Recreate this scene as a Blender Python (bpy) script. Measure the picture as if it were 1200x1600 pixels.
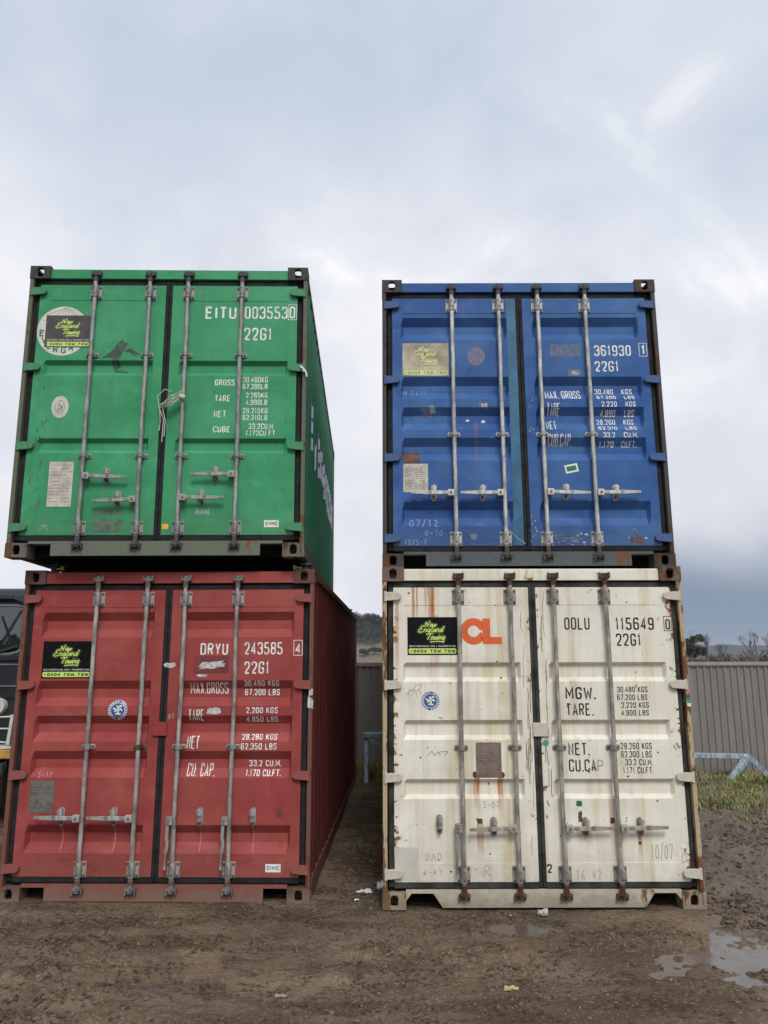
import bpy, math, random
import numpy as np
from mathutils import Matrix, Vector

for o in list(bpy.data.objects):
    bpy.data.objects.remove(o, do_unlink=True)
SC = bpy.context.scene
COL = SC.collection
R = math.radians
random.seed(7)

# ---------------------------------------------------------------- camera
cd = bpy.data.cameras.new('camera')
cam = bpy.data.objects.new('camera', cd)
COL.objects.link(cam)
cd.sensor_fit = 'VERTICAL'
cd.sensor_height = 36.0
cd.lens = 1192.46 / 1600.0 * 36.0
cd.clip_start = 0.05
cd.clip_end = 20000.0
cam.matrix_world = (Matrix.Translation((0, 0, 1.804)) @ Matrix.Rotation(R(90 + 11.338), 4, 'X')
                    @ Matrix.Rotation(R(-0.126), 4, 'Z'))
SC.camera = cam
SC.render.resolution_x, SC.render.resolution_y = 768, 1024
SC.render.resolution_percentage = 100
SC.render.engine = 'CYCLES'

# ---------------------------------------------------------------- node helper
class NT:
    def __init__(s, tree):
        s.t = tree
        tree.nodes.clear()
    def n(s, typ, ins=None, **props):
        nd = s.t.nodes.new(typ)
        for k, v in props.items():
            setattr(nd, k, v)
        for k, v in (ins or {}).items():
            s.set(nd, k, v)
        return nd
    def set(s, nd, k, v):
        sock = nd.inputs[k]
        if isinstance(v, bpy.types.NodeSocket):
            s.t.links.new(v, sock)
        elif isinstance(v, bpy.types.Node):
            s.t.links.new(v.outputs[0], sock)
        else:
            sock.default_value = v
    def m(s, op, a, b=0.0, c=0.0, clamp=False):
        nd = s.n('ShaderNodeMath', operation=op, use_clamp=clamp)
        s.set(nd, 0, a); s.set(nd, 1, b); s.set(nd, 2, c)
        return nd.outputs[0]
    def mix(s, f, a, b, mode='MIX'):
        nd = s.n('ShaderNodeMix', data_type='RGBA', blend_type=mode)
        s.set(nd, 0, f)
        for i, v in ((6, a), (7, b)):
            if isinstance(v, (tuple, list)) and len(v) == 3:
                v = (*v, 1)
            s.set(nd, i, v)
        return nd.outputs[2]
    def ramp(s, f, a, b, lo=0.0, hi=1.0):
        nd = s.n('ShaderNodeMapRange', interpolation_type='SMOOTHSTEP')
        s.set(nd, 0, f); s.set(nd, 1, a); s.set(nd, 2, b); s.set(nd, 3, lo); s.set(nd, 4, hi)
        return nd.outputs[0]
    def noise(s, vec, scale, detail=3.0, rough=0.55, stretch=None, dist=0.0, off=None):
        if stretch or off:
            mp = s.n('ShaderNodeMapping')
            s.set(mp, 0, vec)
            if stretch: mp.inputs['Scale'].default_value = stretch
            if off: mp.inputs['Location'].default_value = off
            vec = mp.outputs[0]
        nd = s.n('ShaderNodeTexNoise', {'Scale': scale, 'Detail': detail, 'Roughness': rough, 'Distortion': dist})
        s.set(nd, 'Vector', vec)
        return nd.outputs[0]

# ---------------------------------------------------------------- sky, sun, exposure
SUN_EL, SUN_AZ = R(47), R(169)      # azimuth from +Y, clockwise: behind the camera, a little right
world = bpy.data.worlds.new('World')
SC.world = world
world.use_nodes = True
w = NT(world.node_tree)
sky = w.n('ShaderNodeTexSky', sky_type='NISHITA', sun_disc=False, sun_elevation=SUN_EL, sun_rotation=SUN_AZ,
          air_density=1.0, dust_density=2.0, ozone_density=1.0)
tc = w.n('ShaderNodeTexCoord')
D = tc.outputs['Generated']
sep = w.n('ShaderNodeSeparateXYZ', {0: D})
# cloud sheet coordinates: direction projected on a flat layer overhead
zc = w.m('MAXIMUM', w.m('ADD', sep.outputs[2], 0.12), 0.03)
cx = w.m('DIVIDE', sep.outputs[0], zc)
cy = w.m('DIVIDE', sep.outputs[1], zc)
P2 = w.n('ShaderNodeCombineXYZ', {0: cx, 1: cy, 2: 0.0}).outputs[0]
n1 = w.noise(D, 1.7, 6, 0.50, stretch=(1, 1, 1.5), dist=0.5, off=(1.7, 0.4, 0.3))
n2 = w.noise(D, 4.6, 8, 0.55, stretch=(1, 1, 1.3), dist=0.5, off=(4.1, 2.2, 1.0))
n3 = w.noise(D, 2.6, 6, 0.5, stretch=(1, 1, 1.9), dist=0.3)
n4 = w.noise(P2, 0.9, 7, 0.55, dist=0.4, off=(2.2, 0.7, 0))
cl = w.m('ADD', w.m('MULTIPLY', n1, 0.60), w.m('ADD', w.m('MULTIPLY', n2, 0.20), w.m('MULTIPLY', n4, 0.20)))
cover = w.ramp(cl, 0.38, 0.64)
low = w.ramp(w.m('ADD', sep.outputs[2], w.m('MULTIPLY', w.m('SUBTRACT', n1, 0.5), 0.5)), 0.72, 0.36)   # thicker cloud towards the horizon
cover = w.m('MAXIMUM', w.m('MULTIPLY', cover, 0.60), w.m('MULTIPLY', low, w.ramp(n2, 0.25, 0.6, 0.78, 1.0)))
blue = w.mix(1.0, sky.outputs[0], (0.40, 0.46, 0.56), 'MULTIPLY')
blue = w.mix(0.72, blue, (4.65, 5.35, 6.25))
white = w.mix(w.ramp(w.m('ADD', w.m('MULTIPLY', n3, 0.6), w.m('MULTIPLY', n2, 0.4)), 0.40, 0.62), (5.2, 5.3, 5.75), (6.3, 6.3, 6.55))
white = w.mix(w.ramp(n2, 0.57, 0.70, 0, 0.75), white, (7.6, 7.5, 7.4))
col = w.mix(cover, blue, white)
# rain bank low over the hills to the right
az = w.ramp(w.m('ADD', sep.outputs[0], w.m('MULTIPLY', w.m('SUBTRACT', n3, 0.5), 0.20)), 0.06, 0.34)
elb = w.ramp(w.m('ADD', sep.outputs[2], w.m('MULTIPLY', w.m('SUBTRACT', n3, 0.5), 0.08)), 0.20, 0.075)
col = w.mix(w.m('MULTIPLY', az, elb), col, (1.50, 1.92, 2.58))
bg = w.n('ShaderNodeBackground', {'Color': col, 'Strength': 0.10})
w.n('ShaderNodeOutputWorld', {'Surface': bg})

sl = bpy.data.lights.new('sun', 'SUN')
sl.energy = 1.5
sl.angle = R(20)
sl.color = (1.0, 0.96, 0.90)
sun = bpy.data.objects.new('sun', sl)
COL.objects.link(sun)
sd = Vector((math.sin(SUN_AZ) * math.cos(SUN_EL), math.cos(SUN_AZ) * math.cos(SUN_EL), math.sin(SUN_EL)))
sun.rotation_euler = sd.to_track_quat('Z', 'Y').to_euler()
sun.location = (2, -6, 12)
vs = SC.view_settings
vs.view_transform = 'Standard'
vs.look = 'None'
vs.exposure = 0.60
vs.gamma = 1.0
vs.use_curve_mapping = False

# ---------------------------------------------------------------- materials
MAT = {}
def newmat(name):
    m = bpy.data.materials.new(name)
    m.use_nodes = True
    MAT[name] = m
    return m, NT(m.node_tree)

def finish(t, col, rough, metal=0.0, bump=None, bstr=0.3, bdist=0.01, spec=0.5, **extra):
    b = t.n('ShaderNodeBsdfPrincipled', {'Roughness': rough, 'Metallic': metal, 'Specular IOR Level': spec})
    t.set(b, 'Base Color', (*col, 1) if isinstance(col, (tuple, list)) and len(col) == 3 else col)
    if bump is not None:
        t.set(b, 'Normal', t.n('ShaderNodeBump', {'Height': bump, 'Strength': bstr, 'Distance': bdist}))
    for k, v in extra.items():
        t.set(b, k, v)
    t.n('ShaderNodeOutputMaterial', {'Surface': b})

def flat(name, col, rough=0.6, metal=0.0, var=0.12, scale=8.0, spec=0.4):
    m, t = newmat(name)
    tc = t.n('ShaderNodeTexCoord')
    nz = t.noise(tc.outputs['Object'], scale, 5, 0.6)
    c = t.mix(t.ramp(nz, 0.3, 0.7), tuple(x * (1 - var) for x in col), tuple(min(1, x * (1 + var)) for x in col))
    finish(t, c, rough, metal, None, spec=spec)
    return m

RUST = (0.16, 0.062, 0.022)
RUSTD = (0.055, 0.026, 0.014)
def paint(name, col, fade, dirt=0.25, chips=0.70, rough=0.55, streaks=(), edge=0.0, blotch=0.5, dent=0.85, dirtcol=(0.10, 0.085, 0.065), yellow=0.0, bottom=0.3, rust1=RUSTD, rust2=RUST):
    """Weathered container paint. streaks: (x, half width, z top, z bottom, strength)."""
    m, t = newmat(name)
    P = t.n('ShaderNodeTexCoord').outputs['Object']
    sp = t.n('ShaderNodeSeparateXYZ', {0: P})
    big = t.noise(P, 1.1, 6, 0.6)
    mid = t.noise(P, 5.0, 6, 0.62, dist=0.4)
    run = t.noise(P, 1.0, 5, 0.6, stretch=(16, 16, 0.9))
    run2 = t.noise(P, 1.0, 5, 0.6, stretch=(38, 38, 1.6), off=(3, 1, 0))
    fine = t.noise(P, 42.0, 4, 0.6)
    c = t.mix(t.m('MULTIPLY', t.ramp(big, 0.32, 0.70), blotch), col, fade)
    c = t.mix(t.m('MULTIPLY', t.ramp(mid, 0.50, 0.78), 0.35 * blotch), c, fade)
    if yellow:
        c = t.mix(t.m('MULTIPLY', t.ramp(t.noise(P, 1.0, 5, 0.6, stretch=(9, 9, 0.5), off=(7, 0, 2)), 0.46, 0.72), yellow), c, (0.50, 0.38, 0.17))
    dm = t.m('ADD', t.m('MULTIPLY', t.ramp(run, 0.50, 0.80), dirt), t.m('MULTIPLY', t.ramp(run2, 0.54, 0.82), dirt * 0.7))
    bm = t.m('MULTIPLY', t.ramp(t.m('ADD', sp.outputs[2], t.m('MULTIPLY', t.m('SUBTRACT', mid, 0.5), 0.5)), 0.55, 0.0), bottom)
    c = t.mix(t.m('ADD', dm, bm, clamp=True), c, dirtcol)
    pat = t.noise(P, 2.6, 7, 0.7, dist=0.8, off=(2, 5, 1))
    c = t.mix(t.m('MULTIPLY', t.ramp(pat, 0.54, 0.66), 0.30 * blotch), c, tuple(min(1, x * 1.18 + 0.02) for x in fade))
    c = t.mix(t.m('MULTIPLY', t.ramp(pat, 0.44, 0.32), 0.35 * blotch), c, tuple(x * 0.62 for x in col))
    # scuffs: thin pale scratches
    scr = t.noise(P, 1.0, 3, 0.5, stretch=(6, 6, 46), dist=1.2)
    c = t.mix(t.m('MULTIPLY', t.ramp(scr, 0.70, 0.76), 0.30), c, tuple(min(1, x * 1.5 + 0.09) for x in fade))
    # chips down to rust
    chip = t.noise(P, 17.0, 6, 0.66, dist=0.5)
    thr = t.m('SUBTRACT', chips, t.m('MULTIPLY', t.m('SUBTRACT', big, 0.5), 0.20))
    if edge:
        ax = t.m('ABSOLUTE', sp.outputs[0])
        e1 = t.ramp(ax, 1.02, 1.15)
        e2 = t.m('MULTIPLY', t.ramp(ax, 0.12, 0.02), 0.6)
        thr = t.m('SUBTRACT', thr, t.m('MULTIPLY', t.m('ADD', e1, e2), edge))
    cm = t.ramp(t.m('SUBTRACT', chip, thr), 0.0, 0.018)
    halo = t.m('MULTIPLY', t.ramp(t.m('SUBTRACT', chip, thr), -0.05, 0.02), 0.42)
    c = t.mix(halo, c, (0.30, 0.14, 0.05))
    c = t.mix(cm, c, t.mix(t.ramp(fine, 0.3, 0.7), rust1, rust2))
    for (x, hw, z1, z0, st) in streaks:
        d = t.m('ABSOLUTE', t.m('SUBTRACT', t.m('ADD', sp.outputs[0], t.m('MULTIPLY', t.m('SUBTRACT', mid, 0.5), hw * 1.2)), x))
        sm = t.ramp(d, hw, hw * 0.45)
        fz = t.m('MULTIPLY', t.ramp(sp.outputs[2], z0, z0 + (z1 - z0) * 0.8), t.m('LESS_THAN', sp.outputs[2], z1))
        sm = t.m('MULTIPLY', t.m('MULTIPLY', sm, fz), t.m('MULTIPLY', t.ramp(run2, 0.25, 0.7, 0.35, 1.0), st))
        c = t.mix(sm, c, t.mix(run2, (0.20, 0.065, 0.015), (0.52, 0.20, 0.045)))
    rg = t.m('ADD', rough, t.m('ADD', t.m('MULTIPLY', cm, 0.35), t.m('MULTIPLY', t.m('SUBTRACT', mid, 0.5), 0.35)), clamp=True)
    hgt = t.m('ADD', t.m('MULTIPLY', t.noise(P, 2.3, 2, 0.5), 1.0), t.m('SUBTRACT', t.m('MULTIPLY', fine, 0.02), t.m('MULTIPLY', cm, 0.06)))
    finish(t, c, rg, 0.0, hgt, dent, 0.03, 0.18)
    return m

def rusty(name, paintcol, amount, dark=1.0, mud=0.0):
    """Steel with rust showing through old paint; amount 0..1."""
    m, t = newmat(name)
    P = t.n('ShaderNodeTexCoord').outputs['Object']
    a = t.noise(P, 7.0, 8, 0.66, stretch=(1.6, 1.6, 0.55))
    b = t.noise(P, 30.0, 5, 0.6)
    c = t.noise(P, 2.0, 3, 0.5)
    r = t.mix(t.ramp(b, 0.3, 0.7), tuple(x * dark for x in RUSTD), tuple(x * dark for x in RUST))
    r = t.mix(t.ramp(c, 0.45, 0.7, 0, 0.6), r, (0.23 * dark, 0.115 * dark, 0.05 * dark))
    f = t.ramp(t.m('ADD', a, t.m('MULTIPLY', t.m('SUBTRACT', c, 0.5), 0.5)), 0.74 - amount * 0.42, 0.80 - amount * 0.42)
    col = t.mix(f, paintcol, r)
    col = t.mix(t.ramp(b, 0.5, 0.8, 0, 0.35), col, (0.06, 0.05, 0.04))
    if mud:
        sp = t.n('ShaderNodeSeparateXYZ', {0: P})
        mz = t.ramp(t.m('ADD', sp.outputs[2], t.m('MULTIPLY', t.m('SUBTRACT', t.noise(P, 9, 6, 0.7, off=(1, 7, 3)), 0.5), 0.34)), 0.17, 0.0)
        col = t.mix(t.m('MULTIPLY', mz, mud), col, (0.175, 0.125, 0.085))
    finish(t, col, t.ramp(b, 0.2, 0.8, 0.6, 0.9), 0.0, t.m('ADD', a, t.m('MULTIPLY', b, 0.4)), 0.5, 0.006, 0.3)
    return m

def galv(name, col=(0.36, 0.37, 0.36), rust=0.2, rough=0.55, metal=0.35):
    m, t = newmat(name)
    P = t.n('ShaderNodeTexCoord').outputs['Object']
    a = t.noise(P, 11.0, 6, 0.62, stretch=(2, 2, 0.7))
    b = t.noise(P, 60.0, 3, 0.6)
    c = t.mix(t.ramp(a, 0.32, 0.70), tuple(x * 0.50 for x in col), tuple(min(1, x * 1.30) for x in col))
    c = t.mix(t.ramp(t.noise(P, 9, 6, 0.68, off=(4, 4, 4)), 0.78 - rust * 0.4, 0.86 - rust * 0.4, 0, 0.85), c, t.mix(b, RUSTD, (0.20, 0.10, 0.05)))
    c = t.mix(t.ramp(b, 0.45, 0.75, 0, 0.22), c, (0.08, 0.075, 0.065))
    finish(t, c, t.ramp(a, 0.3, 0.7, rough - 0.1, rough + 0.2), metal, t.m('ADD', a, b), 0.2, 0.002, 0.5)
    return m

flat('rubber', (0.018, 0.019, 0.021), 0.8, var=0.4, scale=14, spec=0.2)
flat('rubber_dusty', (0.040, 0.041, 0.039), 0.85, var=0.5, scale=7, spec=0.15)
flat('black_gap', (0.006, 0.006, 0.007), 0.9)
flat('white_letter', (0.70, 0.71, 0.69), 0.6, var=0.22, scale=26)
flat('black_letter', (0.018, 0.018, 0.02), 0.6, var=0.25, scale=30)
flat('faded_letter', (0.36, 0.35, 0.31), 0.6)
flat('side_letter', (0.60, 0.62, 0.70), 0.6, var=0.2, scale=6)
flat('chalk', (0.36, 0.38, 0.42), 0.9)
flat('chalk_blue', (0.24, 0.34, 0.52), 0.9, var=0.3)
flat('pencil', (0.24, 0.235, 0.22), 0.9)
flat('pencil_blue', (0.18, 0.30, 0.36), 0.9)
flat('sign_black', (0.005, 0.005, 0.006), 0.5, var=0.2, spec=0.12)
flat('sign_grey', (0.070, 0.064, 0.070), 0.6, var=0.2, spec=0.2)
flat('sign_bleached', (0.40, 0.37, 0.27), 0.7, var=0.35, scale=5)
flat('lime', (0.50, 0.66, 0.16), 0.5, var=0.05)
flat('lime_soft', (0.17, 0.22, 0.06), 0.5, var=0.05)
flat('lime_pale', (0.60, 0.64, 0.26), 0.6, var=0.1)
flat('sign_white', (0.62, 0.62, 0.62), 0.6)
flat('logo_orange', (0.66, 0.115, 0.030), 0.5, var=0.08)
flat('sticker_white', (0.70, 0.71, 0.66), 0.6, var=0.08)
flat('sticker_cream', (0.58, 0.58, 0.52), 0.6, var=0.1)
flat('sticker_blue', (0.035, 0.085, 0.26), 0.5, var=0.1)
flat('sticker_green', (0.012, 0.17, 0.075), 0.5)
flat('teal', (0.06, 0.30, 0.25), 0.6)
flat('sticker_yellow', (0.72, 0.42, 0.05), 0.6)
flat('text_navy', (0.03, 0.05, 0.12), 0.6)
flat('text_teal', (0.03, 0.20, 0.19), 0.6)
flat('logo_green', (0.02, 0.14, 0.09), 0.6)
flat('plate_paper', (0.46, 0.43, 0.38), 0.7, var=0.22, scale=14)
flat('plate_grey', (0.135, 0.135, 0.115), 0.5, metal=0.3, var=0.25, scale=14)
flat('plate_brown', (0.185, 0.135, 0.11), 0.5, metal=0.2, var=0.25, scale=14)
flat('plate_ink', (0.13, 0.11, 0.11), 0.7)
flat('plate_pale', (0.26, 0.235, 0.21), 0.7)
flat('torn_paper', (0.46, 0.46, 0.44), 0.8, var=0.4, scale=30)
flat('patch_dark', (0.045, 0.085, 0.066), 0.7, var=0.4, scale=20)
flat('patch_olive', (0.095, 0.15, 0.105), 0.8, var=0.3, scale=20)
flat('patch_rust', (0.115, 0.062, 0.052), 0.8, var=0.35, scale=18)
flat('patch_grey', (0.50, 0.485, 0.42), 0.6, var=0.08)
flat('patch_mauve', (0.15, 0.155, 0.24), 0.7, var=0.15, scale=25)
flat('patch_slate', (0.125, 0.155, 0.235), 0.7, var=0.2, scale=25)
flat('patch_pale', (0.34, 0.39, 0.43), 0.8, var=0.5, scale=26)
flat('patch_maroon', (0.17, 0.036, 0.038), 0.7, var=0.2)
flat('rope', (0.46, 0.47, 0.40), 0.9)
flat('litter_white', (0.72, 0.73, 0.74), 0.7)
flat('litter_tan', (0.45, 0.36, 0.18), 0.8)
galv('galv_bar', (0.37, 0.36, 0.34), 0.20)
galv('galv_pale', (0.50, 0.50, 0.47), 0.16)
galv('galv_worn', (0.36, 0.33, 0.29), 0.34)
galv('galv_grey', (0.31, 0.31, 0.30), 0.32)
galv('cam_steel', (0.20, 0.19, 0.18), 0.55, 0.7)
galv('cam_dark', (0.085, 0.085, 0.085), 0.45, 0.7)
galv('trestle_steel', (0.34, 0.42, 0.47), 0.05, 0.5, 0.2)
# ---------------------------------------------------------------- mesh helpers
class MB:
    def __init__(s):
        s.v = []; s.f = []; s.mi = []; s.sm = []
    def add(s, vs, fs, mi=0, smooth=False):
        b = len(s.v)
        s.v += [tuple(p) for p in vs]
        for f in fs:
            s.f.append(tuple(b + i for i in f)); s.mi.append(mi); s.sm.append(smooth)
    def box(s, x0, x1, y0, y1, z0, z1, mi=0):
        s.add([(x0, y0, z0), (x1, y0, z0), (x1, y1, z0), (x0, y1, z0), (x0, y0, z1), (x1, y0, z1), (x1, y1, z1), (x0, y1, z1)],
              [(0, 3, 2, 1), (4, 5, 6, 7), (0, 1, 5, 4), (1, 2, 6, 5), (2, 3, 7, 6), (3, 0, 4, 7)], mi)
    def tube(s, p, q, r, r2=None, n=12, mi=0, caps=True):
        p = Vector(p); q = Vector(q); r2 = r if r2 is None else r2
        d = (q - p).normalized()
        a = d.orthogonal().normalized(); b = d.cross(a)
        vs = []
        for c, rr in ((p, r), (q, r2)):
            for i in range(n):
                t = 2 * math.pi * i / n
                vs.append(c + a * (rr * math.cos(t)) + b * (rr * math.sin(t)))
        s.add(vs, [(i, (i + 1) % n, n + (i + 1) % n, n + i) for i in range(n)], mi, True)
        if caps:
            s.add(vs[:n], [tuple(range(n))[::-1]], mi); s.add(vs[n:], [tuple(range(n))], mi)
    def path(s, pts, r, n=6, mi=0):
        for a, b in zip(pts[:-1], pts[1:]):
            s.tube(a, b, r, n=n, mi=mi)
    def prism_y(s, poly, y0, y1, mi=0):
        """poly: (x,z) counter-clockwise seen from -y."""
        n = len(poly)
        vs = [(x, y0, z) for x, z in poly] + [(x, y1, z) for x, z in poly]
        s.add(vs, [tuple(range(n)), tuple(range(n, 2 * n))[::-1]] + [(i, i + n, (i + 1) % n + n, (i + 1) % n) for i in range(n)], mi)
    def beam(s, p, q, w, h, mi=0):
        p = Vector(p); q = Vector(q); d = (q - p).normalized()
        up = Vector((0, 0, 1)) if abs(d.z) < 0.95 else Vector((0, 1, 0))
        a = d.cross(up).normalized() * (w / 2); b = a.cross(d).normalized() * (h / 2)
        vs = [c + sa * a + sb * b for c in (p, q) for sa, sb in ((-1, -1), (1, -1), (1, 1), (-1, 1))]
        s.add(vs, [(3, 2, 1, 0), (4, 5, 6, 7), (0, 1, 5, 4), (1, 2, 6, 5), (2, 3, 7, 6), (3, 0, 4, 7)], mi)
    def mesh(s, name, mats):
        me = bpy.data.meshes.new(name)
        me.from_pydata(s.v, [], s.f)
        for m in mats:
            me.materials.append(MAT[m])
        if s.f:
            me.polygons.foreach_set('material_index', s.mi)
            me.polygons.foreach_set('use_smooth', s.sm)
        me.update()
        return me
    def obj(s, name, mats, parent=None, bevel=0.0, seg=2):
        if isinstance(mats, str): mats = [mats]
        return link(name, s.mesh(name, mats), parent, bevel=bevel, seg=seg)

def link(name, me, parent=None, loc=None, bevel=0.0, seg=2):
    o = bpy.data.objects.new(name, me)
    COL.objects.link(o)
    if parent: o.parent = parent
    if loc: o.location = loc
    if bevel:
        b = o.modifiers.new('bevel', 'BEVEL'); b.width = bevel; b.segments = seg; b.limit_method = 'ANGLE'; b.angle_limit = R(40)
    return o

def tag(o, label=None, cat=None, group=None, kind=None):
    for k, v in (('label', label), ('category', cat), ('group', group), ('kind', kind)):
        if v: o[k] = v
    return o

def empty(name, loc=(0, 0, 0), rot=(0, 0, 0)):
    o = bpy.data.objects.new(name, None); COL.objects.link(o)
    o.location = loc; o.rotation_euler = rot; o.empty_display_size = 0.2
    return o

def copy_tree(o, parent=None):
    c = o.copy(); COL.objects.link(c); c.parent = parent
    for ch in list(o.children): copy_tree(ch, c)
    return c

# ---------------------------------------------------------------- stroke lettering
GL = {
 '0': ['c 0,0 0,1 1,1 1,0'], '1': ['s .1,.78 .55,1 .55,0'], '2': ['0,.74 0,1 1,1 1,.58 0,.0 1,0'],
 '3': ['0,.78 0,1 1,1 1,.53 .4,.53', '.4,.52 1,.52 1,0 0,0 0,.22'], '4': ['s .72,0 .72,1 0,.27 1,.27'],
 '5': ['s .95,1 .06,1 .03,.55', '.03,.57 1,.57 1,0 0,0 0,.2'], '6': ['.95,.82 .95,1 0,1 0,0 1,0 1,.57 .06,.57'],
 '7': ['s 0,1 1,1 .35,0'], '8': ['c 0,.53 0,1 1,1 1,.53', 'c 0,0 0,.52 1,.52 1,0'], '9': ['.05,.18 .05,0 1,0 1,1 0,1 0,.43 .94,.43'],
 'A': ['s 0,0 .5,1 1,0', 's .2,.28 .8,.28'], 'B': ['s 0,0 0,1', '0,1 .95,1 .95,.53 0,.53', '0,.52 1,.52 1,0 0,0'],
 'C': ['1,.74 1,1 0,1 0,0 1,0 1,.26'], 'D': ['s 0,0 0,1', '0,1 1,1 1,0 0,0'], 'E': ['s .95,1 0,1 0,0 .95,0', 's 0,.53 .8,.53'],
 'F': ['s .95,1 0,1 0,0', 's 0,.53 .8,.53'], 'G': ['1,.74 1,1 0,1 0,0 1,0 1,.47 .5,.47'], 'H': ['s 0,0 0,1', 's 1,0 1,1', 's 0,.5 1,.5'],
 'I': ['s .5,0 .5,1'], 'K': ['s 0,0 0,1', 's 1,1 .05,.42', 's .3,.58 1,0'], 'L': ['s 0,1 0,0 .95,0'],
 'M': ['s 0,0 0,1 .5,.3 1,1 1,0'], 'N': ['s 0,0 0,1 1,0 1,1'], 'O': ['c 0,0 0,1 1,1 1,0'], 'P': ['s 0,0 0,1', '0,1 1,1 1,.47 0,.47'],
 'R': ['s 0,0 0,1', '0,1 1,1 1,.5 0,.5', 's .5,.5 1,0'], 'S': ['1,.78 1,1 0,1 0,.54 1,.46 1,0 0,0 0,.22'], 'T': ['s 0,1 1,1', 's .5,1 .5,0'],
 'U': ['0,1 0,0 1,0 1,1'], 'V': ['s 0,1 .5,0 1,1'], 'W': ['s 0,1 .22,0 .5,.7 .78,0 1,1'], 'X': ['s 0,0 1,1', 's 0,1 1,0'], 'Y': ['s 0,1 .5,.45 1,1', 's .5,.45 .5,0'],
 '/': ['s 0,0 1,1'], '-': ['s .1,.5 .9,.5'], '=': ['s .1,.65 .9,.65', 's .1,.35 .9,.35'], '&': ['.95,0 .2,.75 .4,1 .7,.8 .05,.3 .3,0 .95,.4'], ',': ['s .5,.1 .4,-.12'],
}
def rnd(pts, closed, r):
    out = []; n = len(pts)
    for i, p in enumerate(pts):
        if not closed and i in (0, n - 1):
            out.append(p); continue
        a, b = pts[i - 1], pts[(i + 1) % n]
        da = math.hypot(a[0] - p[0], a[1] - p[1]); db = math.hypot(b[0] - p[0], b[1] - p[1])
        q = min(r, da * 0.48, db * 0.48)
        A = (p[0] + (a[0] - p[0]) / da * q, p[1] + (a[1] - p[1]) / da * q)
        B = (p[0] + (b[0] - p[0]) / db * q, p[1] + (b[1] - p[1]) / db * q)
        for k in range(4):
            t = k / 3.0
            out.append(((1 - t) ** 2 * A[0] + 2 * t * (1 - t) * p[0] + t * t * B[0], (1 - t) ** 2 * A[1] + 2 * t * (1 - t) * p[1] + t * t * B[1]))
    return out
def ribbon(pts, closed, t):
    """2D ribbon of width t along pts: list of quads."""
    n = len(pts); L = []; Rr = []
    for i, p in enumerate(pts):
        a = pts[i - 1] if (closed or i > 0) else None
        b = pts[(i + 1) % n] if (closed or i < n - 1) else None
        def nrm(u, v):
            d = math.hypot(v[0] - u[0], v[1] - u[1]) or 1e-9
            return (-(v[1] - u[1]) / d, (v[0] - u[0]) / d)
        n1 = nrm(a, p) if a else nrm(p, b)
        n2 = nrm(p, b) if b else n1
        m = (n1[0] + n2[0], n1[1] + n2[1]); ml = math.hypot(*m) or 1e-9
        m = (m[0] / ml, m[1] / ml)
        k = t / 2 / max(0.45, m[0] * n1[0] + m[1] * n1[1])
        L.append((p[0] + m[0] * k, p[1] + m[1] * k)); Rr.append((p[0] - m[0] * k, p[1] - m[1] * k))
    return [[Rr[i], Rr[(i + 1) % n], L[(i + 1) % n], L[i]] for i in range(n if closed else n - 1)]
def lettering(txt, x0, z0, x1, z1, th=0.15, shear=0.0, gap=0.27):
    """quads of stroke text filling the box; th = stroke width / height."""
    h = z1 - z0; t = th * h
    if txt == '[]':
        return [ribbon([(x0, z0), (x0, z1), (x1, z1), (x1, z0)], True, 0.0048)]
    wid = {'.': .22, ' ': .5, 'I': .35, '1': .62, ',': .22, '-': .6, 'M': 1.25, 'W': 1.3}
    u = sum(wid.get(c, 1) for c in txt) + gap * (len(txt) - 1)
    k = (x1 - x0) / u
    t = min(t, 0.27 * k)
    out = []; x = x0
    for c in txt:
        wd = wid.get(c, 1) * k
        if c == '.':
            out.append([[(x, z0), (x + t, z0), (x + t, z0 + t), (x, z0 + t)]])
        for st in GL.get(c, []):
            q = st.split(); closed = q[0] == 'c'; sharp = q[0] == 's'
            pts = [tuple(map(float, a.split(','))) for a in q if ',' in a]
            pts = [(x + t / 2 + a * max(wd - t, 0.001), z0 + t / 2 + b * (h - t)) for a, b in pts]
            if not sharp: pts = rnd(pts, closed, min(wd, h) * 0.42)
            out.append([[(a + (b - z0) * shear, b) for a, b in qd] for qd in ribbon(pts, closed, t)])
        x += wd + gap * k
    return out
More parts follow.
